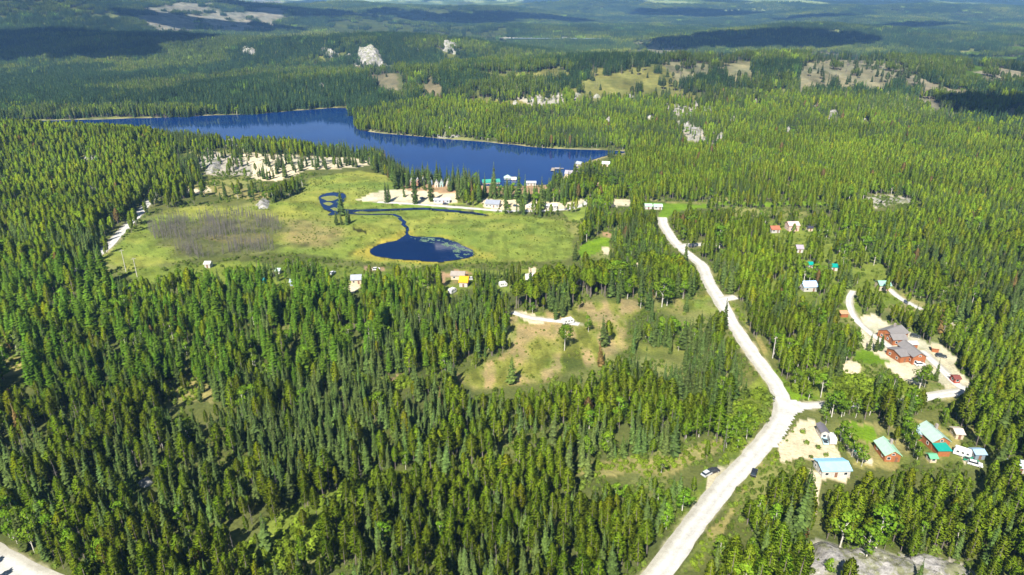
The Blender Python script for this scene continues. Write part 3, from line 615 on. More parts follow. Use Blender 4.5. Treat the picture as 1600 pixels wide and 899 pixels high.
    if win:
        h0 = min(1.0, eave * 0.38); hh = min(1.2, eave - h0 - 0.35); n = max(1, int(2 * wx / 2.6)); di = n // 2 if door else -1
        for i in range(n):
            cx = -wx + (i + 0.5) * 2 * wx / n
            if i == di and wx > 1.2: opening(e, 'door', cx, 0.05, 0.95, min(2.05, eave - 0.4), -wy, 0)
            else: opening(e, 'window', cx, h0, min(1.3, 2 * wx / n * 0.6), hh, -wy, 0)
        m = max(1, int(2 * wy / 3.2))
        for i in range(m):
            cy = -wy + (i + 0.5) * 2 * wy / m
            opening(e, 'window', cy, h0, min(1.2, 2 * wy / m * 0.55), hh, -wx, 1); opening(e, 'window', cy, h0, min(1.2, 2 * wy / m * 0.55), hh, -wx, 2)
        if style == 'perp' and rise > 1.6: opening(e, 'window', 0, eave - 0.1, min(1.2, wx * 0.6), min(1.0, rise * 0.4), -wy, 0)
    if porch:
        boxes('deck', [(-X, X, -Y - 2.4, -wy - 0.02, 0.0, 0.35)], paint((0.40, 0.26, 0.15), 0.8, 0.3), e)
        for i in range(4):
            px_ = -X + 0.15 + i * (L - 0.3) / 3; boxes('post', [(px_ - 0.08, px_ + 0.08, -Y - 2.35, -Y - 2.2, 0.35, 1.35)], TRIM, e)
    # visible box in the photograph
    cs = [(-X, -Y, eave), (X, -Y, eave), (X, Y, eave), (-X, Y, eave), (0, 0, eave + rise), (-X, -Y, 0.2), (X, -Y, 0.2)]
    M = Matrix.Rotation(yaw, 3, 'Z'); us, vv = [], []
    for i, q in enumerate(cs):
        w = M @ Vector(q); u, v, Z = project(w.x + c[0], w.y + c[1], w.z + zg)
        us.append(u); vv.append(v)
    far_ = max(vv) < 462
    vb = max(vv[:4]) + (clear * .6 if far_ else clear) * (max(vv) - max(vv[:4]))
    BOXES.append((min(us), max(us), min(vv), vb, float(np.hypot(*c)), c[0], c[1], math.hypot(X, Y) + (1.2 if far_ else 2.5), (.78 if us[0] > 1100 else .74) if far_ else .96))
    return e
NB = 'neighbouring pieces of the log lodge'
house('workshop', 'long building with light blue metal roof beside the sandy lot', 'workshop', (1285, 736), (1333, 736), 7.4, 3.0, 1.25, 'along', WHITE, (0.30, 0.56, 0.74), clear=0.9)
house('cabin', 'narrow white cabin with dark grey roof at the edge of the sandy lot', 'cabin', (1283, 676), (1297, 677), 6.0, 3.2, 0.9, 'perp', WHITE, (0.15, 0.14, 0.16))
house('log_house', 'brown log house with pale green metal roof beside the lawn', 'house', (1383, 712), (1411, 713), 9.2, 2.9, 2.0, 'perp', LOG, (0.36, 0.62, 0.42), chimney=True)
house('storage_shed', 'small teal roofed shed half hidden among leafy trees by the sandy lot', 'shed', (1335, 705), (1348, 706), 4.0, 2.3, 0.7, 'along', (0.35, 0.4, 0.35), (0.03, 0.34, 0.24), clear=0.3)
house('log_house', 'large log house with pale mint green gabled roof', 'house', (1457, 692), (1488, 691), 10.5, 3.6, 2.4, 'perp', LOG, (0.36, 0.50, 0.42), chimney=True, clear=0.4)
house('carport', 'open carport with flat dark teal roof in front of the log house', 'carport', (1466.5, 705), (1489, 705), 4.6, 2.7, 0.5, 'shed', LOG, (0.01, 0.30, 0.24), win=False, clear=0.6)
house('cabin', 'cabin wing with slate blue roof behind the mint roofed log house', 'cabin', (1434, 679), (1447, 680), 6.0, 3.0, 1.2, 'along', LOG, (0.30, 0.40, 0.47), clear=0.4)
house('storage_shed', 'small green roofed shed below the mint roofed log house', 'shed', (1454, 717), (1468, 717), 3.6, 2.1, 0.8, 'along', BEIGE, (0.14, 0.46, 0.24), clear=0.8)
house('storage_shed', 'blue roofed shed beside the parked white camper', 'shed', (1525, 711), (1544, 711), 4.5, 2.4, 0.9, 'along', (0.2, 0.25, 0.3), (0.30, 0.45, 0.60), clear=0.6)
house('cabin', 'beige cabin with weathered pale roof beside a bare patch of ground', 'cabin', (1494, 679), (1510, 680), 5.5, 2.4, 0.9, 'along', BEIGE, (0.55, 0.48, 0.42), clear=0.8)
house('cabin', 'pale blue roofed cabin alone deep in the pines', 'cabin', (1590, 732), (1608, 732), 5.5, 2.6, 1.2, 'along', WHITE, (0.50, 0.60, 0.66), clear=0.6)
GR = (0.22, 0.205, 0.20)
house('lodge_house', 'red brown log lodge with grey roof at the top of the gravel yard', 'house', (1399, 528), (1422, 520), 9.5, 3.4, 2.2, 'along', ORANGE, GR, chimney=True)
house('lodge_wing', 'orange gabled wing at the corner of the upper lodge', 'house', (1383, 522), (1396, 532), 7.5, 3.0, 1.8, 'perp', ORANGE, GR, clear=0.9)
house('lodge_house', 'orange log building with grey roof above the round lawn', 'house', (1408, 558), (1424.5, 556), 9.5, 3.4, 1.3, 'along', ORANGE, GR, clear=0.9)
house('lodge_house', 'dark grey roofed barn with tall gable facing the gravel yard', 'barn', (1427, 558.5), (1450, 558), 13.5, 4.0, 2.0, 'perp', ORANGE, GR)
house('lodge_wing', 'small grey roofed link building between the two lodge houses', 'outbuilding', (1421, 539), (1437, 539), 4.6, 2.8, 1.0, 'along', ORANGE, (0.45, 0.43, 0.41))
house('wood_shed', 'open orange wood shed on the gravel beside the lodge barn', 'shed', (1456, 544), (1470, 546), 3.5, 2.2, 0.5, 'shed', ORANGE, (0.55, 0.40, 0.25), win=False)
house('garage', 'small red garage at the end of the lodge gravel road', 'garage', (1492, 593), (1504, 593), 4.2, 2.3, 0.8, 'along', (0.35, 0.06, 0.035), (0.20, 0.06, 0.05))
house('wood_shed', 'small orange shed beside the curving lodge driveway', 'shed', (1314.5, 491), (1328, 491), 3.6, 2.1, 0.6, 'shed', ORANGE, (0.52, 0.30, 0.16), win=False)
house('cabin', 'white cabin with light blue gable roof among the pines', 'cabin', (1256.5, 449), (1279.5, 448.6), 8.0, 3.0, 2.2, 'along', WHITE, (0.42, 0.58, 0.80), clear=0.7)
house('cabin', 'cabin with grey green metal roof above the gravel drive', 'cabin', (1375, 446.8), (1394.5, 447), 7.0, 3.2, 1.9, 'along', BEIGE, (0.26, 0.46, 0.36), clear=0.9)
house('house', 'pink house with pale pink roof beside a sandy yard', 'house', (1233, 353.5), (1251, 353), 8.0, 4.2, 2.0, 'along', (0.62, 0.42, 0.36), (0.66, 0.45, 0.42), clear=0.9)
house('cabin', 'red roofed cabin next to the pink house', 'cabin', (1206, 359.5), (1220.5, 359), 7.0, 2.6, 1.8, 'along', WHITE, (0.42, 0.14, 0.08), clear=0.4)
house('storage_shed', 'dark roofed shed above the sandy yard', 'shed', (1263, 357), (1272, 357), 5.0, 2.4, 0.9, 'along', BEIGE, (0.05, 0.05, 0.07), clear=0.6)
house('cabin', 'cabin with lilac grey roof below the pink house', 'cabin', (1245, 389), (1257, 389.5), 6.5, 2.8, 1.8, 'along', WHITE, (0.36, 0.31, 0.36), clear=0.3)
house('storage_shed', 'small deep teal roofed shed between leafy trees', 'shed', (1263.5, 414), (1272.5, 414), 5.0, 2.4, 1.2, 'along', WHITE, (0.0, 0.30, 0.24), clear=0.9)
house('cabin', 'cabin with deep teal roof and white walls beside the white gravel heap', 'cabin', (1297, 417.5), (1311, 418), 6.0, 2.6, 1.3, 'along', WHITE, (0.0, 0.28, 0.23), clear=0.9)
house('house', 'white house with bright orange roof beside the marsh', 'house', (716, 441.5), (731, 442), 7.5, 3.0, 2.6, 'along', WHITE, (0.80, 0.34, 0.01), clear=0.9)
house('house', 'long low house with grey brown roof behind the orange roof', 'house', (703, 431), (726, 431), 7.5, 2.8, 1.5, 'along', BEIGE, (0.34, 0.30, 0.26), clear=0.2)
house('house', 'pale house with wide off white hip roof among dark spruces', 'house', (821, 437), (847, 437), 9.0, 2.8, 2.4, 'hip', WHITE, (0.62, 0.57, 0.55), clear=0.6)
house('house', 'white house with lilac pink roof above the pine wall', 'house', (888, 436), (902, 436.5), 8.5, 4.0, 2.6, 'along', WHITE, (0.58, 0.36, 0.44), clear=0.6)
house('house_wing', 'white front gable wing of the lilac pink roofed house', 'house', (900, 437), (910, 437), 6.0, 3.4, 2.4, 'perp', WHITE, (0.58, 0.36, 0.44), clear=0.8)
house('house', 'house with steel grey roof in the trees near the small marsh', 'house', (547, 438.5), (565, 437.5), 7.5, 2.8, 2.0, 'along', BEIGE, (0.34, 0.36, 0.42), clear=0.9)
house('storage_shed', 'turquoise roofed shed hidden in the forest edge', 'shed', (401.5, 443), (410, 443.5), 6.5, 2.6, 2.2, 'along', (0.0, 0.3, 0.35), (0.02, 0.24, 0.28), clear=0.6)
house('cabin', 'tiny cabin with blue grey roof in dark spruces', 'cabin', (451, 441.5), (458, 441.5), 5.0, 2.4, 1.3, 'along', (0.25, 0.3, 0.4), (0.35, 0.42, 0.52), clear=0.6)
house('cabin', 'white cabin at the edge of the marsh with pale roof', 'cabin', (317, 413), (328, 413.5), 5.0, 2.6, 1.2, 'along', WHITE, (0.62, 0.60, 0.56), clear=1.0)
house('storage_shed', 'pale mint roofed shed in the spruces beside the marsh', 'shed', (429, 424), (437, 424), 5.0, 2.4, 1.0, 'along', WHITE, (0.50, 0.66, 0.58), clear=0.6)
house('cabin', 'cabin with faded blue roof near the left marsh edge', 'cabin', (182, 451), (196, 452), 5.5, 2.4, 1.0, 'along', (0.3, 0.35, 0.45), (0.33, 0.40, 0.55), clear=0.6)
RC = 'row of small white roofed cabins on the lake shore'
for i, (cx, cy) in enumerate([(643.4, 285), (652.9, 284.5), (661.3, 284), (672.5, 285), (681.5, 288), (689.4, 287.5), (699.8, 286.5)]):
    wl_c = [(0.50, 0.33, 0.26), (0.55, 0.30, 0.22), (0.20, 0.35, 0.33), (0.25, 0.35, 0.5), (0.62, 0.55, 0.45), (0.3, 0.45, 0.42), (0.55, 0.5, 0.45)][i]
    lab = ['brown walled', 'rust walled', 'teal walled', 'blue walled', 'cream walled', 'green walled', 'tan walled'][i]
    house('lake_cabin', lab + ' white roofed cabin in the lake shore row', 'cabin', (cx - 3.3, cy), (cx + 3.3, cy), 5.0, 3.0, 3.2, 'perp', wl_c, (0.60, 0.59, 0.58), group=RC, clear=0.5, over=0.3)
house('lake_lodge', 'long lodge with bright teal green roof on the lake shore', 'lodge', (754, 284), (782, 284), 8.0, 3.2, 2.2, 'along', BEIGE, (0.05, 0.30, 0.22), clear=0.1)
house('lake_lodge', 'pavilion with pale mint hip roof on the lake shore', 'pavilion', (787, 278.5), (799, 278.5), 7.0, 3.2, 2.4, 'hip', WHITE, (0.40, 0.56, 0.48), clear=0.1)
house('cabin', 'cream cabin beside the mint roofed pavilion', 'cabin', (799, 281), (807, 281), 6.0, 2.6, 1.8, 'along', (0.62, 0.55, 0.32), (0.70, 0.66, 0.48), clear=0.3)
house('boat_house', 'white flat roofed boat house at the water edge', 'boathouse', (822, 286), (838, 286), 6.0, 2.6, 1.2, 'along', WHITE, (0.50, 0.53, 0.55), clear=0.3)
house('mobile_home', 'long white and grey mobile home on the sandy shore lot', 'mobile home', (677, 313), (703, 313), 7.0, 2.7, 0.7, 'along', (0.42, 0.44, 0.50), (0.66, 0.69, 0.76), clear=1.0)
house('house', 'white house with slate grey roof beside the lake road', 'house', (757, 319), (780, 320), 9.0, 3.0, 2.4, 'along', WHITE, (0.27, 0.29, 0.34), clear=1.0)
house('mobile_home', 'white flat roofed mobile home in the spruces by the lake road', 'mobile home', (852, 322), (871, 322), 7.0, 2.6, 0.5, 'along', WHITE, (0.80, 0.79, 0.77), clear=0.8)
house('lake_house', 'yellow lake house with lilac grey roof above the dock', 'house', (881.5, 272), (902, 272.5), 9.0, 3.6, 2.6, 'along', (0.60, 0.50, 0.28), (0.38, 0.34, 0.38), clear=0.5)
house('cabin', 'cabin with grey roof hidden behind the lake house', 'cabin', (898, 257), (907, 257), 7.0, 2.8, 2.0, 'along', BEIGE, (0.34, 0.38, 0.42), clear=0.4)
house('cabin', 'cabin with whitish green roof among tall lake shore trees', 'cabin', (940, 256.5), (954, 256.5), 7.0, 2.8, 2.0, 'along', BEIGE, (0.60, 0.72, 0.66), clear=0.3)
house('cabin', 'small tan cabin beside the sandy forest path', 'cabin', (932.5, 287.5), (939, 287.5), 5.0, 2.8, 1.2, 'along', (0.55, 0.36, 0.20), (0.60, 0.42, 0.26), clear=0.8)
house('greenhouse', 'pale green roofed barn at the field edge beside the gravel lot', 'barn', (1008, 322.5), (1020, 322.5), 7.0, 2.7, 1.2, 'along', WHITE, (0.50, 0.74, 0.56), clear=1.0)
house('greenhouse', 'pale green roofed barn standing out on the mown field', 'barn', (1021.5, 323), (1036, 323), 7.0, 2.7, 1.2, 'along', WHITE, (0.48, 0.72, 0.56), clear=1.0)
print('houses', round(time.time() - T0, 1))

# ------------------------------------------------------------------ vehicles, camper trailers, dock, poles
RUB = paint((0.02, 0.02, 0.02), 0.8, 0.2); RIM = paint((0.5, 0.5, 0.52), 0.35, 0.1)
def cyl(V, F, c, ax, r, w, n=14):
    k = len(V)
    for s in (-w / 2, w / 2):
        for i in range(n):
            a = 2 * math.pi * i / n; p = [c[0] + r * math.cos(a), c[1] + s, c[2] + r * math.sin(a)]
            V.append(tuple(p))
    F.append(tuple(range(k, k + n))); F.append(tuple(range(k + 2 * n - 1, k + n - 1, -1)))
    for i in range(n): F.append((k + i, k + n + i, k + n + (i + 1) % n, k + (i + 1) % n))
def wheels(e, xs, half, r):
    for x in xs:
        for s in (-1, 1):
            V, F = [], []; cyl(V, F, (x, s * half, r), 1, r, 0.24)
            t = link('wheel', mesh_from('tyre', V, F, [RUB]), e)
            V, F = [], []; cyl(V, F, (x, s * (half + 0.13), r), 1, r * 0.55, 0.04); link('rim', mesh_from('rim', V, F, [RIM]), t)
def extr(profile, half, taper=0.0, z_t=1.0):
    n = len(profile); V = []
    for s in (-1, 1):
        for x, z in profile: V.append((x, s * (half - (taper if z > z_t else 0)), z))
    F = [tuple(range(n))[::-1] if False else tuple(range(n)), tuple(range(2 * n - 1, n - 1, -1))]
    F += [(i, (i + n), (i + 1) % n + n, (i + 1) % n)[::-1] for i in range(n)]
    return V, F
def bevelled(o, w=0.05):
    m = o.modifiers.new('bevel', 'BEVEL'); m.width = w; m.segments = 2; return o
def place(name, label, cat, px, yaw, boxw=7, clear=True, group=None):
    p, zg = rp(px, 0.0)
    for P, w in ROADS.values():
        if dline(np.array([p[0]]), np.array([p[1]]), P[::2])[0] < w / 2: zg += 0.13; break
    e = bpy.data.objects.new(name, None); COL.objects.link(e); e.location = (p[0], p[1], zg); e.rotation_euler = (0, 0, R(yaw)); tag(e, label, cat, group)
    if clear: BOXES.append((px[0] - boxw, px[0] + boxw, px[1] - boxw, px[1] + 2, float(np.hypot(*p)), p[0], p[1], 3.0, .8))
    return e
def car(label, px, yaw, col, kind='suv', boxw=7):
    e = place('parked_car' if kind != 'pickup' else 'pickup_truck', label, 'car' if kind != 'pickup' else 'truck', px, yaw, boxw); pm = paint(col, 0.3, 0.08, 1.0, 0.0, 0.6)
    body = [(-2.25, 0.35), (2.25, 0.35), (2.3, 0.7), (2.15, 0.92), (0.95, 1.02), (-2.2, 1.05), (-2.3, 0.75)]
    bevelled(link('body', mesh_from('body', *extr(body, 0.92), [pm]), e))
    cab = [(1.0, 1.0), (0.35, 1.62), (-0.5 if kind == 'pickup' else -1.75, 1.64), (-0.75 if kind == 'pickup' else -2.15, 1.03)]
    gl = link('windows', mesh_from('windows', *extr(cab, 0.86, 0.16, 1.3), [GLASS]), e)
    xr = -0.5 if kind == 'pickup' else -1.75
    boxes('roof', [(xr, 0.33, -0.68, 0.68, 1.625, 1.69)], pm, e)
    if kind == 'pickup': boxes('cargo_bed', [(-2.15, -0.85, -0.72, 0.72, 1.0, 1.07)], RUB, e)
    for s in (-1, 1): boxes('headlight', [(2.2, 2.31, s * 0.65 - 0.16, s * 0.65 + 0.16, 0.68, 0.82)], RIM, e)
    wheels(e, (-1.4, 1.4), 0.82, 0.36); return e
def camper(label, px, yaw, col=(0.62, 0.61, 0.60), boxw=8, L=7.0):
    e = place('camper_trailer', label, 'camper', px, yaw, boxw); pm = paint(col, 0.4, 0.08, 0.8)
    h = L / 2; prof = [(-h, 0.5), (h - 0.4, 0.5), (h, 1.2), (h - 0.1, 2.2), (h - 0.6, 2.8), (-h + 0.3, 2.8), (-h, 2.4)]
    bevelled(link('body', mesh_from('body', *extr(prof, 1.2), [pm]), e), 0.1)
    for x in (-h * 0.55, 0.1, h * 0.55):
        for s in (-1, 1): boxes('window', [(x - 0.4, x + 0.4, s * 1.21 - 0.02, s * 1.21 + 0.02, 1.5, 2.1)], GLASS, e)
    boxes('door', [(h * 0.3 - 0.35, h * 0.3 + 0.35, -1.24, -1.19, 0.6, 2.3)], FRAME, e)
    boxes('roof_vent', [(-0.3, 0.3, -0.3, 0.3, 2.79, 2.98)], FRAME, e); boxes('tow_bar', [(h - 0.3, h + 1.0, -0.08, 0.08, 0.45, 0.55)], RUB, e)
    wheels(e, (-0.5, 0.35), 1.08, 0.34); return e
car('black car parked on the right edge of the gravel road', (1178, 741), 62, (0.02, 0.022, 0.03))
car('dark car parked in the roadside gravel pull out', (1114, 738), 25, (0.03, 0.03, 0.04), boxw=9)
car('silver car beside the dark one in the roadside pull out', (1105, 742), 35, (0.5, 0.52, 0.55), boxw=6)
car('dark car parked on the gravel behind the lodge barn', (1470, 558), -20, (0.04, 0.05, 0.06), boxw=8)
car('white car parked in front of the lodge barn gable', (1437, 571), 8, (0.75, 0.75, 0.76), boxw=6)
car('dark grey car beside the upper lodge house', (1430, 527), -30, (0.05, 0.06, 0.06), boxw=5)
car('light blue pickup in front of the narrow white cabin', (1288, 691), 80, (0.35, 0.55, 0.62), 'pickup', 5)
camper('white camper beside the narrow white cabin on the sandy lot', (1298, 690), 82, boxw=5, L=5.0)
camper('white camper parked beside the mint roofed log house drive', (1503, 712), -38, boxw=8, L=5.4)
car('green pickup truck parked behind the white camper', (1517, 722), -38, (0.02, 0.22, 0.13), 'pickup', 7)
car('white car at the end of the log house drive', (1523, 727), -30, (0.72, 0.72, 0.7), boxw=5)
car('white car next to the orange roofed house', (739, 437), 10, (.7, .7, .7), boxw=4)
camper('white camper in the trees below the orange roofed house', (707, 458), 55, boxw=4, L=4.6)
camper('white camper in a gap of the forest between orange and pale roofs', (786, 448), 20, boxw=4, L=4.2)
car('white car on bare earth at the marsh edge', (588, 422), 15, (.7, .7, .7), boxw=4)
car('white car in the spruces near the steel grey roof', (520, 428), 70, (.65, .66, .68), boxw=3)
camper('white camper on the lake road lot beneath tall spruces', (829, 325), 30, boxw=6)
car('dark car on the sandy lake shore lot', (696, 320), 5, (0.04, 0.04, 0.05), boxw=4)
car('blue car on the sand beside the long mobile home', (660, 311), 35, (0.06, 0.10, 0.18), boxw=4)
car('dark blue car under the spruces by the lake road', (806, 323), -20, (0.03, 0.05, 0.09), boxw=4)
camper('white camper in the small clearing with the felled trees', (887, 506), 25, boxw=5, L=6)
# dock
p, _ = rp((876, 267), 0)
dk = bpy.data.objects.new('dock', None); COL.objects.link(dk); dk.location = (p[0], p[1], 0); dk.rotation_euler = (0, 0, R(172)); tag(dk, 'wooden dock with a boat shelter reaching into the lake', 'dock')
DW = paint((0.34, 0.28, 0.22), 0.8, 0.3)
boxes('walkway', [(-3, 9, -1.0, 1.0, 0.55, 0.75)], DW, dk); boxes('platform', [(5, 9, 1.0, 12.0, 0.555, 0.745)], DW, dk)
for x in (0, 4, 8.6):
    for y in (-0.8, 0.8): boxes('pile', [(x - 0.12, x + 0.12, y - 0.12, y + 0.12, -2.0, 0.9)], BARK, dk)
boxes('shelter_roof', [(0, 5.5, 7, 12, 2.7, 2.9)], paint((0.4, 0.36, 0.36), 0.6, 0.2), dk)
for x in (0.3, 5.2):
    for y in (7.3, 11.7): boxes('post', [(x - 0.1, x + 0.1, y - 0.1, y + 0.1, -2.0, 2.7)], BARK, dk)
for lab, px, hgt in (('tall pale utility pole with cross arm in the marsh grass', (197, 425), 14.0), ('second pale utility pole nearer the marsh edge cabin', (214.5, 433), 12.0), ('wooden utility pole beside the gravel main road bend', (1207, 560), 11.0)):
    p, zg = rp(px, 0); e = bpy.data.objects.new('utility_pole', None); COL.objects.link(e); e.location = (p[0], p[1], zg); e.rotation_euler = (0, 0, R(35)); tag(e, lab, 'pole', 'utility poles')
    V, F = [], []; n = 8
    for k, (z, r) in enumerate(((-0.5, 0.22), (hgt, 0.13))):
        for i in range(n): V.append((r * math.cos(6.283 * i / n), r * math.sin(6.283 * i / n), z))
    F = [(i, (i + 1) % n, n + (i + 1) % n, n + i) for i in range(n)] + [tuple(range(n, 2 * n))]
    link('pole', mesh_from('pole', V, F, [BIRCH]), e); ca = boxes('cross_arm', [(-1.3, 1.3, -0.07, 0.07, hgt - 0.8, hgt - 0.62)], BIRCH, e)
    for x in (-1.15, 0.4, 1.15): boxes('insulator', [(x - 0.06, x + 0.06, -0.06, 0.06, hgt - 0.62, hgt - 0.4)], GLASS, ca)
    BOXES.append((px[0] - 2, px[0] + 2, px[1] - 20, px[1], float(np.hypot(*p)), p[0], p[1], 3, 1.0))
OUTCROPS = [
    ('broken grey rock slope among spruces on the lake knoll', [(312, 262), (330, 246), (352, 248), (348, 268), (326, 274)], 4, 8, 1.1),
    ('pale boulder field between pines left of the marsh', [(132, 296), (142, 289), (158, 294), (154, 301), (138, 302)], 3, 9, .9),
    ('rounded pale rocks beside the sandy track end', [(396, 318), (410, 310), (424, 316), (420, 326), (402, 328)], 3.5, 10, .9),
    ('upper pale rock band left of the cliff', [(490, 82), (510, 76), (530, 84), (534, 92), (512, 88)], 14, 12, 3.2),
    ('white rock ledges right of the cliff on the ridge', [(684, 72), (700, 68), (722, 78), (712, 86), (690, 80)], 14, 13, 3.2),
    ('pale rock ledge high on the left ridge', [(372, 80), (390, 76), (404, 80), (396, 86), (376, 86)], 12, 14, 3.2),
    ('rock ledges at the ridge crest above the cliff', [(496, 60), (510, 56), (520, 62), (506, 66)], 12, 15, 3.5),
    ('pale rock knob among the pines above the lake tip', [(1070, 204), (1084, 197), (1098, 202), (1098, 212), (1078, 213)], 3.5, 16, 1.8),
    ('scattered grey rocks on the pine hill top', [(1042, 170), (1060, 165), (1084, 167), (1080, 173), (1052, 174)], 3, 17, 2.0),
    ('long pale rock bench on the near hill left shoulder', [(814, 158), (846, 151), (872, 152), (864, 158), (832, 162)], 3, 18, 2.0),
    ('grey rock heap in the field corner clearing', [(1400, 314), (1420, 308), (1438, 311), (1432, 317), (1408, 319)], 2.5, 19, .9),
    ('low pale rocks on the left lake knoll top', [(345, 222), (362, 216), (378, 220), (370, 228), (350, 228)], 3, 20, 1.1),
    ('pale rocks low on the shaded left hillside', [(128, 244), (146, 238), (162, 244), (150, 250), (134, 250)], 3, 21, 1.1),
    ('white broken rock in the dense foreground forest', [(215, 752), (232, 744), (246, 752), (236, 764), (220, 762)], 1.6, 22, .45),
    ('pale rocks on the far side hill beside the small cloud shade', [(1290, 176), (1300, 168), (1312, 174), (1306, 186), (1294, 186)], 5, 23, 1.8)]
SMALL_ROCKS = [(805, 163), (840, 155), (872, 150), (1055, 169), (1085, 163), (1106, 171), (1092, 205), (1112, 200), (1126, 215), (1074, 196), (1275, 166), (1302, 180), (1078, 219), (985, 152), (932, 153), (1015, 186), (1146, 188), (905, 172), (1180, 160), (1350, 190), (1230, 205), (950, 190), (480, 134), (502, 136), (262, 118), (330, 126), (650, 78), (545, 88)]
for lab, px, h, sd, st in OUTCROPS:
    a_ = np.array(px); q_ = upoly([a_.mean(0)])[0]; BOXES.append((a_[:, 0].min(), a_[:, 0].max(), a_[:, 1].min() - 1, a_[:, 1].max() - 1, float(np.hypot(*q_)), q_[0], q_[1], 3.0, .8))
for u, v in SMALL_ROCKS:
    q_ = upoly([(u, v)])[0]; BOXES.append((u - 6, u + 6, v - 4, v, float(np.hypot(*q_)), q_[0], q_[1], 6.0, .8))
BOXES.append((672, 722, 203, 215, 850.0, 0, 0, 1.0, .85))
# ------------------------------------------------------------------ tree shapes
def tube(V, F, pts, rads, n=6):
    k = len(V)
    for p, r in zip(pts, rads):
        for i in range(n):
            a = 2 * math.pi * i / n; V.append((p[0] + r * math.cos(a), p[1] + r * math.sin(a), p[2]))
    for j in range(len(pts) - 1):
        for i in range(n):
            F.append((k + j * n + i, k + j * n + (i + 1) % n, k + (j + 1) * n + (i + 1) % n, k + (j + 1) * n + i))
def crown_mesh(name, tris, norms, shades, mat):
    """tris: list of (3 pts), norms: outward normal per point, shades: rgb factor per triangle."""
    T = np.array(tris, np.float32); Nn = np.array(norms, np.float32); S = np.array(shades, np.float32)
    g = np.cross(T[:, 1] - T[:, 0], T[:, 2] - T[:, 0]); fl = np.einsum('ij,ij->i', g, Nn.mean(1)) < 0
    T[fl] = T[fl][:, ::-1]; Nn[fl] = Nn[fl][:, ::-1]
    g = np.cross(T[:, 1] - T[:, 0], T[:, 2] - T[:, 0]); g /= np.linalg.norm(g, axis=1)[:, None] + 1e-9
    Nn = Nn / (np.linalg.norm(Nn, axis=2)[..., None] + 1e-9); Nn = Nn * 0.66 + g[:, None] * 0.34; Nn /= np.linalg.norm(Nn, axis=2)[..., None] + 1e-9
    V = T.reshape(-1, 3); F = np.arange(len(V)).reshape(-1, 3); me = grid_tris(V, F); me.name = name
    at = me.attributes.new('shade', 'FLOAT_COLOR', 'POINT'); at.data.foreach_set('color', np.column_stack([np.repeat(S, 3, 0), np.ones(len(V))]).astype(np.float32).ravel())
    me.polygons.foreach_set('use_smooth', np.ones(len(me.polygons), bool)); me.normals_split_custom_set_from_vertices(Nn.reshape(-1, 3).tolist())
    me.materials.append(mat); return me
def spruce(rs, H=16.0, Rb=1.75, n_wh=34, nb=7, full=0.04, power=0.85, droop=0.32, hang=True):
    r_ = random.Random(rs); tris, nr, sh = [], [], []
    bend = (r_.uniform(-.25, .25), r_.uniform(-.25, .25))
    for w in range(n_wh):
        t = full + (1 - full) * (w / n_wh) ** 0.95; z = H * t; rad = Rb * ((1 - t) ** power) * (0.4 + 0.6 * min(1, (t - full + .03) / .12)) + 0.10
        a0 = r_.uniform(0, 6.283); lev = r_.uniform(0.82, 1.12)
        for b in range(nb if t < 0.8 else nb - 2):
            a = a0 + 6.283 * b / nb + r_.uniform(-.3, .3); L = rad * lev * r_.uniform(0.62, 1.22)
            if r_.random() < 0.06: continue
            ca, sa = math.cos(a), math.sin(a); hw = 0.27 * L + 0.12; cx, cy = bend[0] * t * t, bend[1] * t * t
            dz = -droop * L * r_.uniform(.6, 1.4); up = 0.12 * L
            base = (cx + ca * 0.05, cy + sa * 0.05, z + up); mid = 0.62
            pl = (cx + ca * L * mid - sa * hw, cy + sa * L * mid + ca * hw, z + dz * mid - 0.10); pr = (cx + ca * L * mid + sa * hw, cy + sa * L * mid - ca * hw, z + dz * mid - 0.10)
            pm = (cx + ca * L * mid, cy + sa * L * mid, z + dz * mid + 0.10); tip = (cx + ca * L, cy + sa * L, z + dz)
            n0 = (ca * 0.9, sa * 0.9, 0.55); nl = (ca * .9 - sa * .5, sa * .9 + ca * .5, .45); nrr = (ca * .9 + sa * .5, sa * .9 - ca * .5, .45)
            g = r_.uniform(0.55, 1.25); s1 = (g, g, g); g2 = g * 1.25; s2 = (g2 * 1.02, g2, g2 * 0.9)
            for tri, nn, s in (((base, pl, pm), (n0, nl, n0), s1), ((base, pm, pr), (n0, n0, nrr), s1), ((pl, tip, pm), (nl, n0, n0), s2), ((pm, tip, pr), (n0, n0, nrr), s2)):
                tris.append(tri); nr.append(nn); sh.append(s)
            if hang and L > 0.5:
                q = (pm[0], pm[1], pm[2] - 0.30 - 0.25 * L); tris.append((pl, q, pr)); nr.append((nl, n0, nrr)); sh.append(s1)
    k = 5
    for i in range(k):
        a = 6.283 * i / k; b = 6.283 * (i + 1) / k; z = H * 0.96; o = bend
        tris.append(((o[0] + .16 * math.cos(a), o[1] + .16 * math.sin(a), z), (o[0] + .16 * math.cos(b), o[1] + .16 * math.sin(b), z), (o[0], o[1], H * 1.02)))
        nr.append(((math.cos(a), math.sin(a), .4),) * 3); sh.append((1.1,) * 3)
    V, F = [], []; tube(V, F, [(0, 0, -0.6), (0, 0, H * 0.3), (bend[0] * .5, bend[1] * .5, H * 0.7), (bend[0], bend[1], H * 0.98)], [0.20, 0.16, 0.09, 0.02])
    return tris, nr, sh, V, F
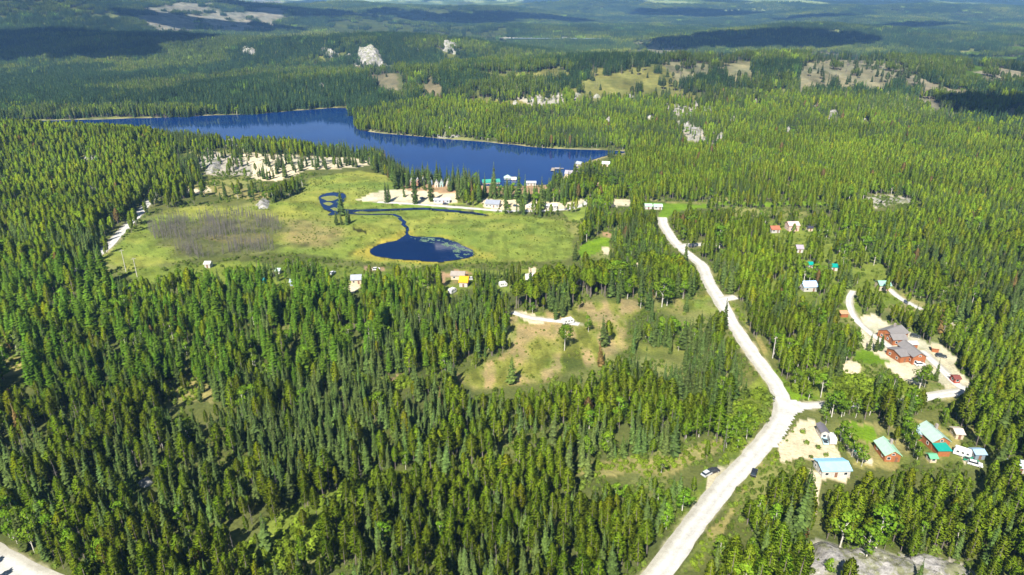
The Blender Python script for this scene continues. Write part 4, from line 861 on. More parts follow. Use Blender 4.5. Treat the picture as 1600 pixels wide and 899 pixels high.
def pine(rs, H=15.0, Rc=1.45, base=0.40, nt=120):
    r_ = random.Random(rs); tris, nr, sh = [], [], []
    V, F = [], []; bend = (r_.uniform(-.35, .35), r_.uniform(-.35, .35))
    tube(V, F, [(0, 0, -0.6), (0, 0, H * .4), (bend[0] * .5, bend[1] * .5, H * .75), (bend[0], bend[1], H * .98)], [0.17, 0.14, 0.09, 0.02])
    for i in range(14):     # dead lower twigs
        z = H * r_.uniform(.12, base + .05); a = r_.uniform(0, 6.283); L = r_.uniform(.4, 1.0)
        k = len(V); V += [(0, 0, z), (0, 0, z + .07), (L * math.cos(a), L * math.sin(a), z - .2 * L)]; F.append((k, k + 1, k + 2))
    for i in range(nt):
        u = (i + r_.random()) / nt; t = base + (1 - base) * u ** 0.92
        prof = (min(1, .35 + u / .3) * (1 - max(0, (u - .35) / .68) ** 2.0)) ** .8 if u < .97 else .15
        a = i * 2.39996 + r_.uniform(-.5, .5); rr = Rc * prof * r_.uniform(0.45, 1.08); ca, sa = math.cos(a), math.sin(a)
        c = np.array((bend[0] * t * t + ca * rr, bend[1] * t * t + sa * rr, H * t + r_.uniform(-.25, .25))); s = r_.uniform(.50, .84) * (0.8 if u > .9 else 1)
        g = r_.uniform(.65, 1.3); col = (g * r_.uniform(.95, 1.06), g, g * r_.uniform(.8, 1.1)); n0 = (ca * .9, sa * .9, .35 + u * .5)
        d = np.array((ca * .6, sa * .6, .75)); d /= np.linalg.norm(d); e1 = np.array((-sa, ca, 0.)); e2 = np.cross(d, e1)
        for kx in range(3):
            th = kx * 1.047 + r_.uniform(-.3, .3); e = (e1 * math.cos(th) + e2 * math.sin(th)) * s * .55
            q = c - d * s * .55; tp = c + d * s * .8
            tris.append((tuple(q - e * .6), tuple(c + e), tuple(tp))); tris.append((tuple(q + e * .3), tuple(c - e), tuple(tp)))
            nr += [(n0,) * 3] * 2; sh += [col] * 2
    return tris, nr, sh, V, F
def broadleaf(rs, H=12.0, nl=620, wide=0.28):
    r_ = random.Random(rs); tris, nr, sh = [], [], []; V, F = [], []
    tube(V, F, [(0, 0, -.6), (.05, 0, H * .3), (.1, .1, H * .6), (.15, .1, H * .92)], [.20, .17, .11, .02])
    lobes = []
    for i in range(9):
        z = H * r_.uniform(.42, .9); a = i * 2.4 + r_.uniform(-.5, .5); q = H * wide * (1 - abs(z / H - .6) * 1.3) * r_.uniform(.35, .8)
        c = (q * math.cos(a), q * math.sin(a), z); lobes.append((c, H * r_.uniform(.10, .17)))
        tube(V, F, [(.05, .03, z - H * .18), (c[0] * .6, c[1] * .6, z - H * .06), (c[0], c[1], z)], [.07, .05, .015], 4)
    lobes.append(((.15, .1, H * .9), H * .11))
    for i in range(nl):
        c, rad = lobes[i % len(lobes)]; v = Vector((r_.gauss(0, 1), r_.gauss(0, 1), r_.gauss(0, 1))).normalized(); p = Vector(c) + Vector((v.x, v.y, v.z * .9)) * rad * r_.uniform(.55, 1.05)
        s = r_.uniform(.22, .42) * H / 12; e1 = v.orthogonal().normalized(); e1.rotate(Matrix.Rotation(r_.uniform(0, 6.28), 3, v)); e2 = v.cross(e1)
        g = r_.uniform(.65, 1.3); col = (g * r_.uniform(.85, 1.1), g, g * r_.uniform(.7, 1.1)); tilt = v * r_.uniform(-.25, .25)
        a, b, cc, d = p + e1 * s, p + e2 * s * .8 + tilt * s, p - e1 * s, p - e2 * s * .8 - tilt * s
        o = (p - Vector((0, 0, H * .55))).normalized(); n0 = tuple(v * .6 + o * .6)
        tris += [(tuple(a), tuple(b), tuple(cc)), (tuple(a), tuple(cc), tuple(d))]; nr += [(n0,) * 3] * 2; sh += [col] * 2
    return tris, nr, sh, V, F
def snag(rs, H=11.0):
    r_ = random.Random(rs); V, F = [], []; b = (r_.uniform(-.4, .4), r_.uniform(-.4, .4))
    tube(V, F, [(0, 0, -.6), (b[0] * .3, b[1] * .3, H * .5), (b[0], b[1], H)], [.16, .11, .02], 5); W, G = [], []
    for i in range(46):
        t = r_.uniform(.15, .97); a = r_.uniform(0, 6.28); L = (1.3 * (1 - t) + .25) * r_.uniform(.5, 1.1); z = H * t; k = len(W); ca, sa = math.cos(a), math.sin(a); x, y = b[0] * t * t, b[1] * t * t
        W += [(x - sa * .05, y + ca * .05, z), (x + sa * .05, y - ca * .05, z), (x + ca * L, y + sa * L, z + L * r_.uniform(-.5, .3)), (x, y, z + .1)]; G += [(k, k + 1, k + 2), (k, k + 2, k + 3)]
    return V, F, W, G
def bush(rs, H=2.0, nl=90):
    r_ = random.Random(rs); tris, nr, sh = [], [], []
    for i in range(nl):
        v = Vector((r_.gauss(0, 1), r_.gauss(0, 1), abs(r_.gauss(0, 1)))).normalized(); p = Vector((v.x * H * .55, v.y * H * .55, v.z * H * .95)) * r_.uniform(.6, 1.05)
        s = r_.uniform(.16, .32) * H / 2 * 1.3; e1 = v.orthogonal().normalized(); e1.rotate(Matrix.Rotation(r_.uniform(0, 6.28), 3, v)); e2 = v.cross(e1); g = r_.uniform(.6, 1.3)
        a, b, c = p + e1 * s, p + e2 * s, p - (e1 + e2) * s * .7; tris.append((tuple(a), tuple(b), tuple(c))); nr.append((tuple(v),) * 3); sh.append((g, g, g * .9))
    return tris, nr, sh
def lowtree(r_, kind, H):
    tris, nr, sh = [], [], []; nw, nb = (9, 5) if kind == 0 else (7, 5)
    for w in range(nw):
        u = w / nw; z = H * ((0.06 + .9 * u) if kind == 0 else (.35 + .62 * u)); rad = (1.8 * (1 - u) ** .8 + .2) if kind == 0 else 1.5 * math.sin(math.pi * min(1, u * .85 + .15)) ** .7 + .15
        a0 = r_.uniform(0, 6.28)
        for b in range(nb):
            a = a0 + 6.283 * b / nb + r_.uniform(-.3, .3); L = rad * r_.uniform(.7, 1.2); hw = L * .6; ca, sa = math.cos(a), math.sin(a); g = r_.uniform(.7, 1.25)
            top = (0, 0, z + H * .11); p1 = (ca * L - sa * hw * .6, sa * L + ca * hw * .6, z - .15 * L); p2 = (ca * L + sa * hw * .6, sa * L - ca * hw * .6, z - .15 * L)
            tris.append((top, p1, p2)); n0 = (ca, sa, .5); nr.append((n0,) * 3); sh.append(g)
    return tris, nr, sh
def clump(rs, size, n, mix):
    r_ = random.Random(rs); tris, nr, sh = [], [], []; V, F = [], []; m = int(math.ceil(math.sqrt(n))); st = size / m
    for i in range(m * m):
        x = (i % m + r_.random()) * st - size / 2; y = (i // m + r_.random()) * st - size / 2; k = 0 if r_.random() > mix else 1
        H = r_.uniform(10, 19) if k == 0 else r_.uniform(10, 16.5)
        t, q, s = lowtree(r_, k, H); base = np.array((.66, .80, 1.0)) if k == 0 else np.array((1.6, 1.45, .6)); 
        if r_.random() < .04: base = np.array((2.2, 1.6, 1.9))
        base = base * r_.uniform(.75, 1.25)
        tris += [tuple((p[0] + x, p[1] + y, p[2]) for p in tr) for tr in t]; nr += q; sh += [tuple(base * g) for g in s]
        tube(V, F, [(x, y, -3), (x, y, H * .7)], [.22, .12], 3)
    return tris, nr, sh, V, F
def proto(name, tris, nr, sh, V, F, bark):
    """one joined mesh used by the masses of trees"""
    cm = crown_mesh(name, tris, nr, sh, LEAF)
    if not V: return cm
    n = len(cm.vertices)
    C = np.zeros((n, 3), np.float32); cm.vertices.foreach_get('co', C.ravel())
    cn = np.zeros((len(cm.loops), 3), np.float32); cm.corner_normals.foreach_get('vector', cn.ravel())
    sa = np.zeros((n, 4), np.float32); cm.attributes['shade'].data.foreach_get('color', sa.ravel())
    tF = [(f[0], f[1], f[2]) for f in F] + [(f[0], f[2], f[3]) for f in F if len(f) == 4]
    AV = np.vstack([C, np.array(V, np.float32)]); AF = np.vstack([np.arange(n).reshape(-1, 3), np.array(tF) + n])
    me = grid_tris(AV, AF); me.name = name
    at = me.attributes.new('shade', 'FLOAT_COLOR', 'POINT'); at.data.foreach_set('color', np.vstack([sa, np.ones((len(V), 4))]).astype(np.float32).ravel())
    me.materials.append(LEAF); me.materials.append(bark)
    me.polygons.foreach_set('material_index', np.concatenate([np.zeros(n // 3, np.int32), np.ones(len(tF), np.int32)]))
    me.polygons.foreach_set('use_smooth', np.ones(len(me.polygons), bool))
    VV = AV[n:]; vn = VV.copy(); vn[:, 2] = 0.05; vn /= np.linalg.norm(vn, axis=1)[:, None] + 1e-9
    me.normals_split_custom_set_from_vertices(np.vstack([cn, vn]).tolist()); return me
KINDS = {}
def kind_add(key, seeds, fn, bark, leafy=True):
    out = []
    for s in seeds:
        if leafy:
            t, q, h, V, F = fn(s); out.append((proto(key + '_shape', t, q, h, V, F, bark), crown_mesh(key + '_crown', t, q, h, LEAF), mesh_from(key + '_trunk', V, F, [bark], True)))
        else:
            V, F, W, G = fn(s); k = len(V); j = mesh_from(key + '_shape', V + W, F + [tuple(i + k for i in g) for g in G], [SNAG]); out.append((j, mesh_from(key + '_twigs', W, G, [SNAG]), mesh_from(key + '_trunk', V, F, [SNAG], True)))
    KINDS[key] = out
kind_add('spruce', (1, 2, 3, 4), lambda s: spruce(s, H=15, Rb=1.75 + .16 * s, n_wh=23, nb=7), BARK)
kind_add('pine', (11, 12, 13, 14, 15, 16), lambda s: pine(s, H=13.5, Rc=1.5 + .08 * (s - 10), base=(.22 + .06 * (s % 3)) if s < 15 else (.50 + .05 * (s - 15)), nt=200), BARK)
kind_add('larch', (21, 22, 23), lambda s: spruce(s, H=15.5, Rb=2.8, n_wh=24, nb=7, full=.16, power=.62, droop=.05, hang=False), BARK_RED)
kind_add('leafy', (31, 32, 33), lambda s: broadleaf(s, wide=.22 + .03 * (s - 30)), BIRCH)
kind_add('snag', (41, 42, 43), snag, SNAG, False)
BUSH = [proto('bush_shape', *bush(s), [], [], None) for s in (51, 52, 53)]
CLUMP = [proto('clump_shape', *clump(60 + s, 12.0, 16, mx), BARK) for s, mx in enumerate((.05, .25, .45, .6, .8, .95))]
FARC = [proto('far_clump_shape', *clump(80 + s, 26.0, 49, mx), BARK) for s, mx in enumerate((.1, .5, .9))]
print('shapes', round(time.time() - T0, 1))

def scatter_object(name, label, cat, meshes, pos, rot, scl, idx, tint, kind='stuff'):
    c = bpy.data.collections.new(name + '_shapes')
    for i, m in enumerate(meshes):
        o = bpy.data.objects.new('%s_shape_%02d' % (name, i), m); c.objects.link(o)
    me = bpy.data.meshes.new(name); n = len(pos); me.vertices.add(n); me.vertices.foreach_set('co', np.asarray(pos, np.float32).ravel())
    for nm, ty, arr in (('rot', 'FLOAT_VECTOR', rot), ('scl', 'FLOAT_VECTOR', scl), ('tint', 'FLOAT_VECTOR', tint)):
        me.attributes.new(nm, ty, 'POINT').data.foreach_set('vector', np.asarray(arr, np.float32).ravel())
    me.attributes.new('idx', 'INT', 'POINT').data.foreach_set('value', np.asarray(idx, np.int32))
    o = link(name, me); tag(o, label, cat, kind=kind)
    ng = bpy.data.node_groups.new(name, 'GeometryNodeTree'); ng.interface.new_socket('Geometry', in_out='INPUT', socket_type='NodeSocketGeometry'); ng.interface.new_socket('Geometry', in_out='OUTPUT', socket_type='NodeSocketGeometry')
    N, L = ng.nodes, ng.links; gi = N.new('NodeGroupInput'); go = N.new('NodeGroupOutput'); ip = N.new('GeometryNodeInstanceOnPoints'); ci = N.new('GeometryNodeCollectionInfo')
    ci.inputs['Collection'].default_value = c; ci.inputs['Separate Children'].default_value = True; ci.inputs['Reset Children'].default_value = True
    def na(nm, ty):
        a = N.new('GeometryNodeInputNamedAttribute'); a.data_type = ty; a.inputs['Name'].default_value = nm; return a.outputs[0]
    L.new(gi.outputs[0], ip.inputs['Points']); L.new(ci.outputs[0], ip.inputs['Instance']); ip.inputs['Pick Instance'].default_value = True
    L.new(na('idx', 'INT'), ip.inputs['Instance Index']); L.new(na('scl', 'FLOAT_VECTOR'), ip.inputs['Scale'])
    e2r = N.new('FunctionNodeEulerToRotation'); L.new(na('rot', 'FLOAT_VECTOR'), e2r.inputs[0]); L.new(e2r.outputs[0], ip.inputs['Rotation'])
    L.new(ip.outputs[0], go.inputs[0]); md = o.modifiers.new('scatter', 'NODES'); md.node_group = ng
    return o

# ------------------------------------------------------------------ where trees stand
SPECIES = [  # later entries override: pixels, (spruce, pine, larch, leafy, snag) weights
    ([(-100, 430), (620, 425), (640, 500), (560, 600), (330, 620), (-100, 640)], (.20, .18, .48, .10, .04)),
    ([(620, 425), (900, 440), (790, 500), (720, 580), (560, 600), (640, 500)], (.50, .26, .18, .04, .02)),
    ([(300, 620), (720, 590), (800, 620), (900, 720), (500, 770), (300, 820)], (.80, .15, 0, .01, .04)),
    ([(300, 820), (640, 745), (900, 745), (1010, 899), (1000, 960), (300, 960)], (.22, .72, 0, .02, .04)),
    ([(740, 610), (1000, 560), (1180, 580), (1190, 610), (1120, 700), (890, 740), (800, 640)], (.52, .42, 0, .04, .02)),
    ([(830, 446), (960, 438), (1000, 428), (1100, 425), (1112, 450), (1000, 466), (860, 488), (800, 486)], (.0, .98, 0, .01, .01)),
    ([(1090, 500), (1135, 520), (1170, 560), (1080, 550)], (.1, .85, 0, .03, .02)),
    ([(1040, 340), (1210, 345), (1340, 500), (1290, 620), (1205, 560), (1120, 440)], (.16, .70, .0, .12, .02)),
    ([(1000, 228), (1650, 228), (1650, 470), (1400, 480), (1180, 340), (900, 320)], (.10, .79, 0, .10, .01)),
    ([(1200, 725), (1280, 740), (1270, 840), (1180, 899), (1090, 899)], (.58, .26, 0, .14, .02)),
    ([(1280, 740), (1650, 700), (1650, 940), (1500, 900), (1300, 850)], (.08, .84, 0, .04, .04)),
    ([(-100, 640), (300, 640), (420, 760), (300, 899), (-100, 860)], (.34, .56, 0, .05, .05)),
    ([(-50, 800), (60, 810), (140, 850), (230, 899), (230, 940), (-50, 900)], (.2, .25, 0, .53, .02)),
    ([(1110, 690), (1150, 640), (1190, 640), (1190, 670), (1150, 710)], (.04, .02, 0, .94, 0)),
    ([(1210, 560), (1300, 560), (1420, 590), (1440, 640), (1300, 650), (1230, 612)], (.30, .20, 0, .50, 0)),
    ([(1430, 480), (1520, 500), (1600, 560), (1600, 640), (1480, 620)], (.35, .5, 0, .13, .02)),
    ([(1310, 690), (1350, 690), (1352, 730), (1310, 730)], (.1, .1, 0, .8, 0)),
    ([(1420, 690), (1450, 690), (1460, 720), (1420, 725)], (.1, .2, 0, .7, 0)),
    ([(1395, 640), (1435, 640), (1430, 700), (1405, 700)], (.4, .1, 0, .5, 0)),
    ([(1110, 355), (1140, 355), (1140, 395), (1105, 395)], (.05, .15, 0, .8, 0)),
    ([(940, 440), (1000, 436), (1040, 465), (1060, 500), (960, 490)], (.3, .15, 0, .55, 0)),
    ([(1270, 370), (1330, 370), (1330, 410), (1270, 410)], (.05, .4, 0, .55, 0)),
    ([(380, 630), (405, 630), (405, 650), (380, 650)], (0, 0, 0, 1, 0)),
    ([(0, 430), (120, 430), (130, 490), (0, 500)], (.1, .2, .3, .4, 0)),
    ([(600, 255), (960, 240), (930, 330), (560, 320), (540, 280)], (.86, .04, .0, .08, .02)),
    ([(880, 270), (960, 275), (1000, 330), (900, 345), (870, 300)], (.25, .45, 0, .30, 0)),
    ([(240, 215), (610, 215), (610, 275), (280, 300)], (.80, .16, 0, .02, .02)),
    ([(-100, 205), (240, 215), (300, 300), (200, 330), (-100, 420)], (.08, .80, 0, .11, .01)),
    ([(850, 470), (880, 470), (880, 500), (850, 500)], (.9, 0, 0, .1, 0)),
]
SPW = [(upoly(px), np.array(w)) for px, w in SPECIES]
def jitter_grid(cell, y0, y1, marg=75, slope=.73, ymin=95, r0=0, r1=1e9):
    xm = slope * y1 + marg; gx = np.arange(-xm, xm, cell); gy = np.arange(y0, y1, cell)
    X, Y = np.meshgrid(gx, gy); x = X.ravel(); y = Y.ravel()
    k = np.abs(x) < slope * y + marg; x, y = x[k], y[k]
    x = x + (rng.random(len(x)) - .5) * cell * .95; y = y + (rng.random(len(y)) - .5) * cell * .95
    r = np.hypot(x, y); k = (r >= r0) & (r < r1); return x[k], y[k]
def wob(x, y):
    s = np.clip(np.hypot(x, y) / 60, 1.0, 30); return x + s * 1.6 * (fbm(x / (4 * s), y / (4 * s), 51, 3) - .5) * 2, y + s * 1.6 * (fbm(x / (4 * s), y / (4 * s), 61, 3) - .5) * 2
def keep_mask(x, y, z, H, fr=(.45, .85)):
    """drop what would stand in, or in front of, the open ground, roads and buildings that the photograph shows"""
    keep = np.ones(len(x), bool); rnd = rng.random(len(x)); wx, wy = wob(x, y); den = np.ones(len(x))
    for nm, cc, d, vis, P in ZW:
        m = inpoly(wx, wy, P)
        if nm in ('cut', 'cutfront'): m &= fbm(x / 60, y / 110, 93, 5, .65) < .58
        den[m] = d
    keep &= rnd < den
    for P, w in ROADS.values():
        keep[dline(x, y, P[::2]) < w / 2 + 1.6] = False
    for f in fr:
        s = CAM_H / (CAM_H - z - H * f); px, py = x * s, y * s; r2 = rng.random(len(x)); rr_ = np.hypot(x, y)
        for nm, cc, d, vis, P in ZW:
            if not vis: continue
            if nm == 'cut':
                zz = float(np.median(height(P[:, 0], P[:, 1]))); s2 = (CAM_H - zz) / np.maximum(5, CAM_H - z - H * f)
                m = inpoly(x * s2, y * s2, P) & (den > d) & (rr_ > np.hypot(P[:, 0], P[:, 1]).min() - 290)
            else: m = inpoly(px, py, P) & (den > d); keep &= ~(m & (r2 > max(d, .06) ))
        for k, (P, w) in ROADS.items():
            if k in HIDE_ROADS: continue
            keep &= ~((dline(px, py, P[::2]) < w / 2 + 0.3) & (r2 > .06))
    u0, v0, Z0 = project(x, y, z); u1, v1, Z1 = project(x, y, z + H); hw = 1.4 * FPX / Z0 * .8; r = np.hypot(x, y); r3 = rng.random(len(x))
    for a, b, t, bt, dist, cx, cy, cr, cl in BOXES:
        keep &= ~((u0 + hw > a) & (u0 - hw < b) & (v1 < bt) & (v0 > t) & (r < dist + 1) & (r3 < cl))
        keep &= np.hypot(x - cx, y - cy) > cr
    return keep
def species_of(x, y, n_):
    W = np.tile(np.array([.36, .52, .0, .08, .04]), (len(x), 1)); wx, wy = wob(x, y)
    for P, w in SPW: W[inpoly(wx, wy, P)] = w
    nz = fbm(x / 38, y / 38, 111, 3); W[:, 0] *= np.exp((nz - .5) * 5); W[:, 1] *= np.exp(-(nz - .5) * 5)
    W[:, 3] *= np.exp((fbm(x / 25, y / 25, 112, 3) - .55) * 9); W /= W.sum(1)[:, None]
    return (n_[:, None] > np.cumsum(W, 1)).sum(1).clip(0, 4)
NAMES = ['spruce', 'pine', 'larch', 'leafy', 'snag']
BASE = np.array([(.082, .124, .032), (.156, .222, .014), (.082, .155, .014), (.130, .215, .016), (.3, .28, .28)])
x, y = jitter_grid(2.9, 95, 1060)
z = height(x, y); sp = species_of(x, y, rng.random(len(x))); n = len(x)
H0 = np.array([15., 13.5, 15.5, 12., 11.])[sp]
hn = fbm(x / 45, y / 45, 121, 3); sc = np.array([.90, .90, .92, .82, .95])[sp] * (.52 + .68 * rng.random(n) ** .9) * (.72 + .56 * hn)
near_lake = inpoly(x, y, SPW[24][0]); sc[near_lake & (sp == 0)] *= 1.3
pw = inpoly(x, y, SPW[5][0]); sc[pw] = 1.05 * (.9 + .25 * rng.random(pw.sum()))
lz = inpoly(x, y, SPW[0][0]) & (sp == 2); sc[lz] *= 1.12
big = inpoly(x, y, SPW[9][0]) & (sp == 0); sc[big] *= 1.3
yg_ = rng.random(n) < .14; sc[yg_] *= .35 + .3 * rng.random(yg_.sum())
keep = keep_mask(x, y, z, H0 * sc, fr=(.3, .55, .8, 1.0))
gap = fbm(x / 16, y / 16, 131, 3); keep &= (gap < .585) | (rng.random(n) < .30) | pw
keep &= ~(lz & (rng.random(n) < .25))
x, y, z, sp, sc = x[keep], y[keep], z[keep], sp[keep], sc[keep]
# specimens the photograph shows standing alone
LONE = [((882, 548), 3, 14.5), ((938, 572), 0, 13), ((800, 600), 0, 14), ((868, 500), 0, 14), ((452, 0), 0, 0), ((534, 352), 0, 13), ((545, 349), 0, 12), ((649, 319), 0, 31), ((674, 315), 0, 26), ((533, 336.5), 0, 22), ((542, 352), 0, 14), ((526, 352), 0, 13),
        ((871, 336), 0, 7), ((1352, 878), 3, 12), ((1312, 856), 3, 13), ((1368, 858), 3, 16), ((725, 318), 0, 14), ((846, 328), 0, 27), ((604, 317), 0, 20), ((608, 316), 0, 19), ((960, 456), 3, 19), ((968, 458), 3, 18), ((1034, 480), 3, 17), ((1042, 478), 3, 16), ((952, 458), 3, 18),
        ((1240, 858), 0, 25), ((1222, 872), 0, 23), ((1252, 846), 0, 24), ((1435, 612), 3, 12), ((1444, 606), 3, 11), ((1462, 596), 0, 11), ((1376, 548), 0, 10), ((1368, 550), 0, 10), ((1357, 548), 0, 10), ((810, 318), 0, 28), ((820, 320), 0, 25), ((772, 300), 0, 26), ((1132, 386), 3, 17), ((1124, 388), 3, 16), ((1118, 384), 3, 16)] + [((u, v), 3, h) for u, v, h in ((1322, 690, 8), (1326, 702, 9), (1331, 714, 9), (1339, 723, 8), (1346, 729, 9), (1318, 681, 7), (1412, 690, 9), (1419, 701, 10), (1427, 713, 9), (1414, 678, 8), (1432, 722, 8), (1406, 668, 8), (1423, 690, 8), (1135, 700, 7), (1148, 690, 7), (1160, 676, 8), (1171, 664, 7), (1152, 704, 6), (1166, 688, 7), (1178, 672, 6), (1142, 684, 7), (1156, 664, 7), (1250, 604, 7), (1262, 598, 8), (1242, 596, 7), (1300, 640, 7), (1312, 644, 8), (1372, 604, 7), (1384, 612, 8), (1396, 606, 7))]
LONE = [l for l in LONE if l[2] > 0]
lp = unproj([l[0][0] for l in LONE], [l[0][1] for l in LONE]); ls = np.array([l[1] for l in LONE]); lsc = np.array([l[2] for l in LONE]) / np.array([15., 13.5, 15.5, 12., 11.])[ls]
x = np.concatenate([lp[:, 0], x]); y = np.concatenate([lp[:, 1], y]); z = np.concatenate([lp[:, 2], z]); sp = np.concatenate([ls, sp]); sc = np.concatenate([lsc, sc]); nlone = len(LONE)
# dead trees standing in the marsh
dz = upoly([(228, 362), (250, 345), (330, 336), (430, 338), (455, 352), (430, 372), (440, 392), (380, 400), (300, 404), (250, 385)])
dx, dy = jitter_grid(2.1, 380, 560); m = inpoly(*wob(dx, dy), dz) & (rng.random(len(dx)) < 1.8 * sstep(.34, .62, fbm(dx / 14, dy / 14, 211, 3))); dx, dy = dx[m], dy[m]
x = np.concatenate([x, dx]); y = np.concatenate([y, dy]); z = np.concatenate([z, height(dx, dy)]); sp = np.concatenate([sp, np.full(len(dx), 4)]); sc = np.concatenate([sc, .42 + .5 * rng.random(len(dx))])
marsh_dead = np.zeros(len(x), bool); marsh_dead[len(x) - len(dx):] = True
n = len(x); tint = BASE[sp] * (.78 + .44 * rng.random((n, 1))) * (1 + .16 * (rng.random((n, 3)) - .5))
pn = fbm(x / 60, y / 60, 141, 3)[:, None]; tint *= (.62 + .76 * pn)
br = (rng.random(n) < .006) & (sp < 2); tint[br] = np.array((.18, .125, .045)) * (.8 + .4 * rng.random((br.sum(), 1)))
yz = (rng.random(n) < .06) & (sp == 1); tint[yz] *= np.array((1.35, 1.15, .8))
rotz = rng.random(n) * 6.283; vi = (rng.random(n) * np.array([4, 4, 3, 3, 3])[sp]).astype(int); pw2 = inpoly(x, y, SPW[5][0]) & (sp == 1); vi[pw2] = 4 + (rng.random(pw2.sum()) < .5); wid = (.82 + .48 * rng.random(n))
lean = (rng.random((n, 2)) - .5) * .11
u0, v0, Z0 = project(x, y, z); u1, v1, _ = project(x, y, z + np.array([15., 13.5, 15.5, 12., 11.])[sp] * sc)
inframe = (u0 > 4) & (u0 < 1596) & (v1 > 0) & (v0 < 905); app = (v0 - v1) * inframe
IND = np.zeros(n, bool)
NAME = {'spruce': 'spruce_tree', 'pine': 'pine_tree', 'larch': 'larch_tree', 'leafy': 'aspen_tree', 'snag': 'dead_tree'}
roadx = ROADS['main_road'][0]
def side_of(px, py):
    i = np.argmin(np.abs(roadx[:, 1] - py)); return px < roadx[i, 0]
LANDMARK = [('lining the gravel main road', ROADS['main_road'][0][::3], False, 13), ('along the gravel corner road', ROADS['corner_road'][0][::3], False, 22), ('at the pale rock outcrop', None, 'wide', 9),
            ('around the shrubby glade', upoly(ZONES[34][4]), True, 9), ('along the narrow dry glade', upoly(ZONES[29][4]), True, 11), ('at the dry clearing edge', upoly(ZONES[23][4]), True, 12),
            ('beside the sandy lot', upoly(ZONES[41][4]), True, 14), ('beside the round lawn lodge yard', upoly(ZONES[49][4]), True, 14), ('at the marsh edge', ZW[0][4], True, 20)]
LANDMARK[2] = (LANDMARK[2][0], upoly([z[4] for z in ZONES if z[0] == 'rock' and z[4][0] == (1262, 852)][0]), True, 9)
LD = np.array([dline(x, y, P, c) / lim for _, P, c, lim in LANDMARK])
def tree_label(k, i):
    hm = sc[i]; t = tint[i]; v = v0[i]
    if br[i]: col = 'rust brown dying'
    else:
        q = float(t.sum() / BASE[NAMES.index(k)].sum()); tone = 0 if q < .88 else (1 if q < 1.1 else 2)
        col = {'spruce': ('dark green', 'mid green', 'grey green'), 'pine': ('dull olive', 'olive green', 'yellow green'), 'larch': ('deep green', 'soft green', 'light green'), 'leafy': ('leaf green', 'fresh green', 'bright green'), 'snag': ('bare grey',) * 3}[k][tone]
    size = 'tall' if hm > .95 else ('short' if hm < .68 else 'midsize'); size += ' slim' if wid[i] < .97 else (' broad' if wid[i] > 1.15 else '')
    j = int(np.argmin(LD[:, i])); sd = side_of(x[i], y[i])
    if LD[j, i] < 1: where = LANDMARK[j][0]
    elif sd: where = 'inside the big forest between both gravel roads' if v > 610 else 'inside the forest between marsh and dry clearing'
    else: where = 'below the blue roofed workshop' if v > 745 else 'among the log houses beyond the road'
    return '%s %s %s %s' % (size, col, {'spruce': 'pointed spruce', 'pine': 'pine', 'larch': 'feathery larch', 'leafy': 'pale trunked aspen', 'snag': 'dead tree'}[k], where)
LONE_LAB = {0: 'lone aspen with bare white trunk standing in the dry clearing', 1: 'lone pointed spruce casting a shadow on the dry clearing edge', 2: 'pointed spruce at the near tip of the dry clearing', 3: 'dense spruce beside the camper in the dry clearing', 6: 'tallest dark spruce on the sandy lake shore lot', 7: 'spruce between the sandy lot and the long mobile home', 8: 'lone spruce between the marsh pool and the creek', 11: 'small round spruce alone on the lawn by the lake road', 12: 'green aspen growing on the pale rock outcrop'}
for s, k in enumerate(NAMES):
    cand = np.nonzero((sp == s) & (app > 0) & ~marsh_dead)[0]; lim = 300 if k != 'snag' else 120
    ch = cand[np.argsort(-app[cand])][:lim]; ch = np.unique(np.concatenate([ch, np.nonzero((sp == s) & (np.arange(n) < nlone))[0]]))
    IND[ch] = True
    for i in ch:
        me = KINDS[k][vi[i] % len(KINDS[k])]; e = bpy.data.objects.new(NAME[k], None); COL.objects.link(e); e.empty_display_size = .5
        e.location = (x[i], y[i], z[i]); e.rotation_euler = (lean[i, 0], lean[i, 1], rotz[i]); w = sc[i] * wid[i]; e.scale = (w, w, sc[i])
        tag(e, LONE_LAB.get(int(i)) if i in LONE_LAB else tree_label(k, i), 'tree', {'spruce': 'spruces of the near forest', 'pine': 'pines of the near forest', 'larch': 'larches of the near forest', 'leafy': 'aspens of the near forest', 'snag': 'dead trees of the near forest'}[k])
        link('trunk', me[2], e); c = link('crown' if k != 'snag' else 'branches', me[1], e); c['tint'] = [float(q) for q in tint[i]]
        if k == 'snag': c['kind'] = 'stuff'
LAB = {'spruce': ('spruce_forest', 'mass of dark pointed spruces filling the middle distance'), 'pine': ('pine_forest', 'mass of yellow green pines filling the middle distance'), 'larch': ('larch_forest', 'soft green larches massed below the marsh'), 'leafy': ('aspen_groves', 'bright green aspens scattered through the conifers'), 'snag': ('dead_trees', 'grey dead trees standing in the marsh and woods')}
for s, k in enumerate(NAMES):
    m = (sp == s) & ~IND
    if m.sum() == 0: continue
    w = sc[m] * wid[m]
    scatter_object(LAB[k][0], LAB[k][1], 'forest' if k != 'snag' else 'dead trees', [q[0] for q in KINDS[k]], np.column_stack([x, y, z])[m], np.column_stack([lean, rotz])[m], np.column_stack([w, w, sc[m]]), vi[m] % len(KINDS[k]), tint[m])
print('near trees', n, IND.sum(), round(time.time() - T0, 1))
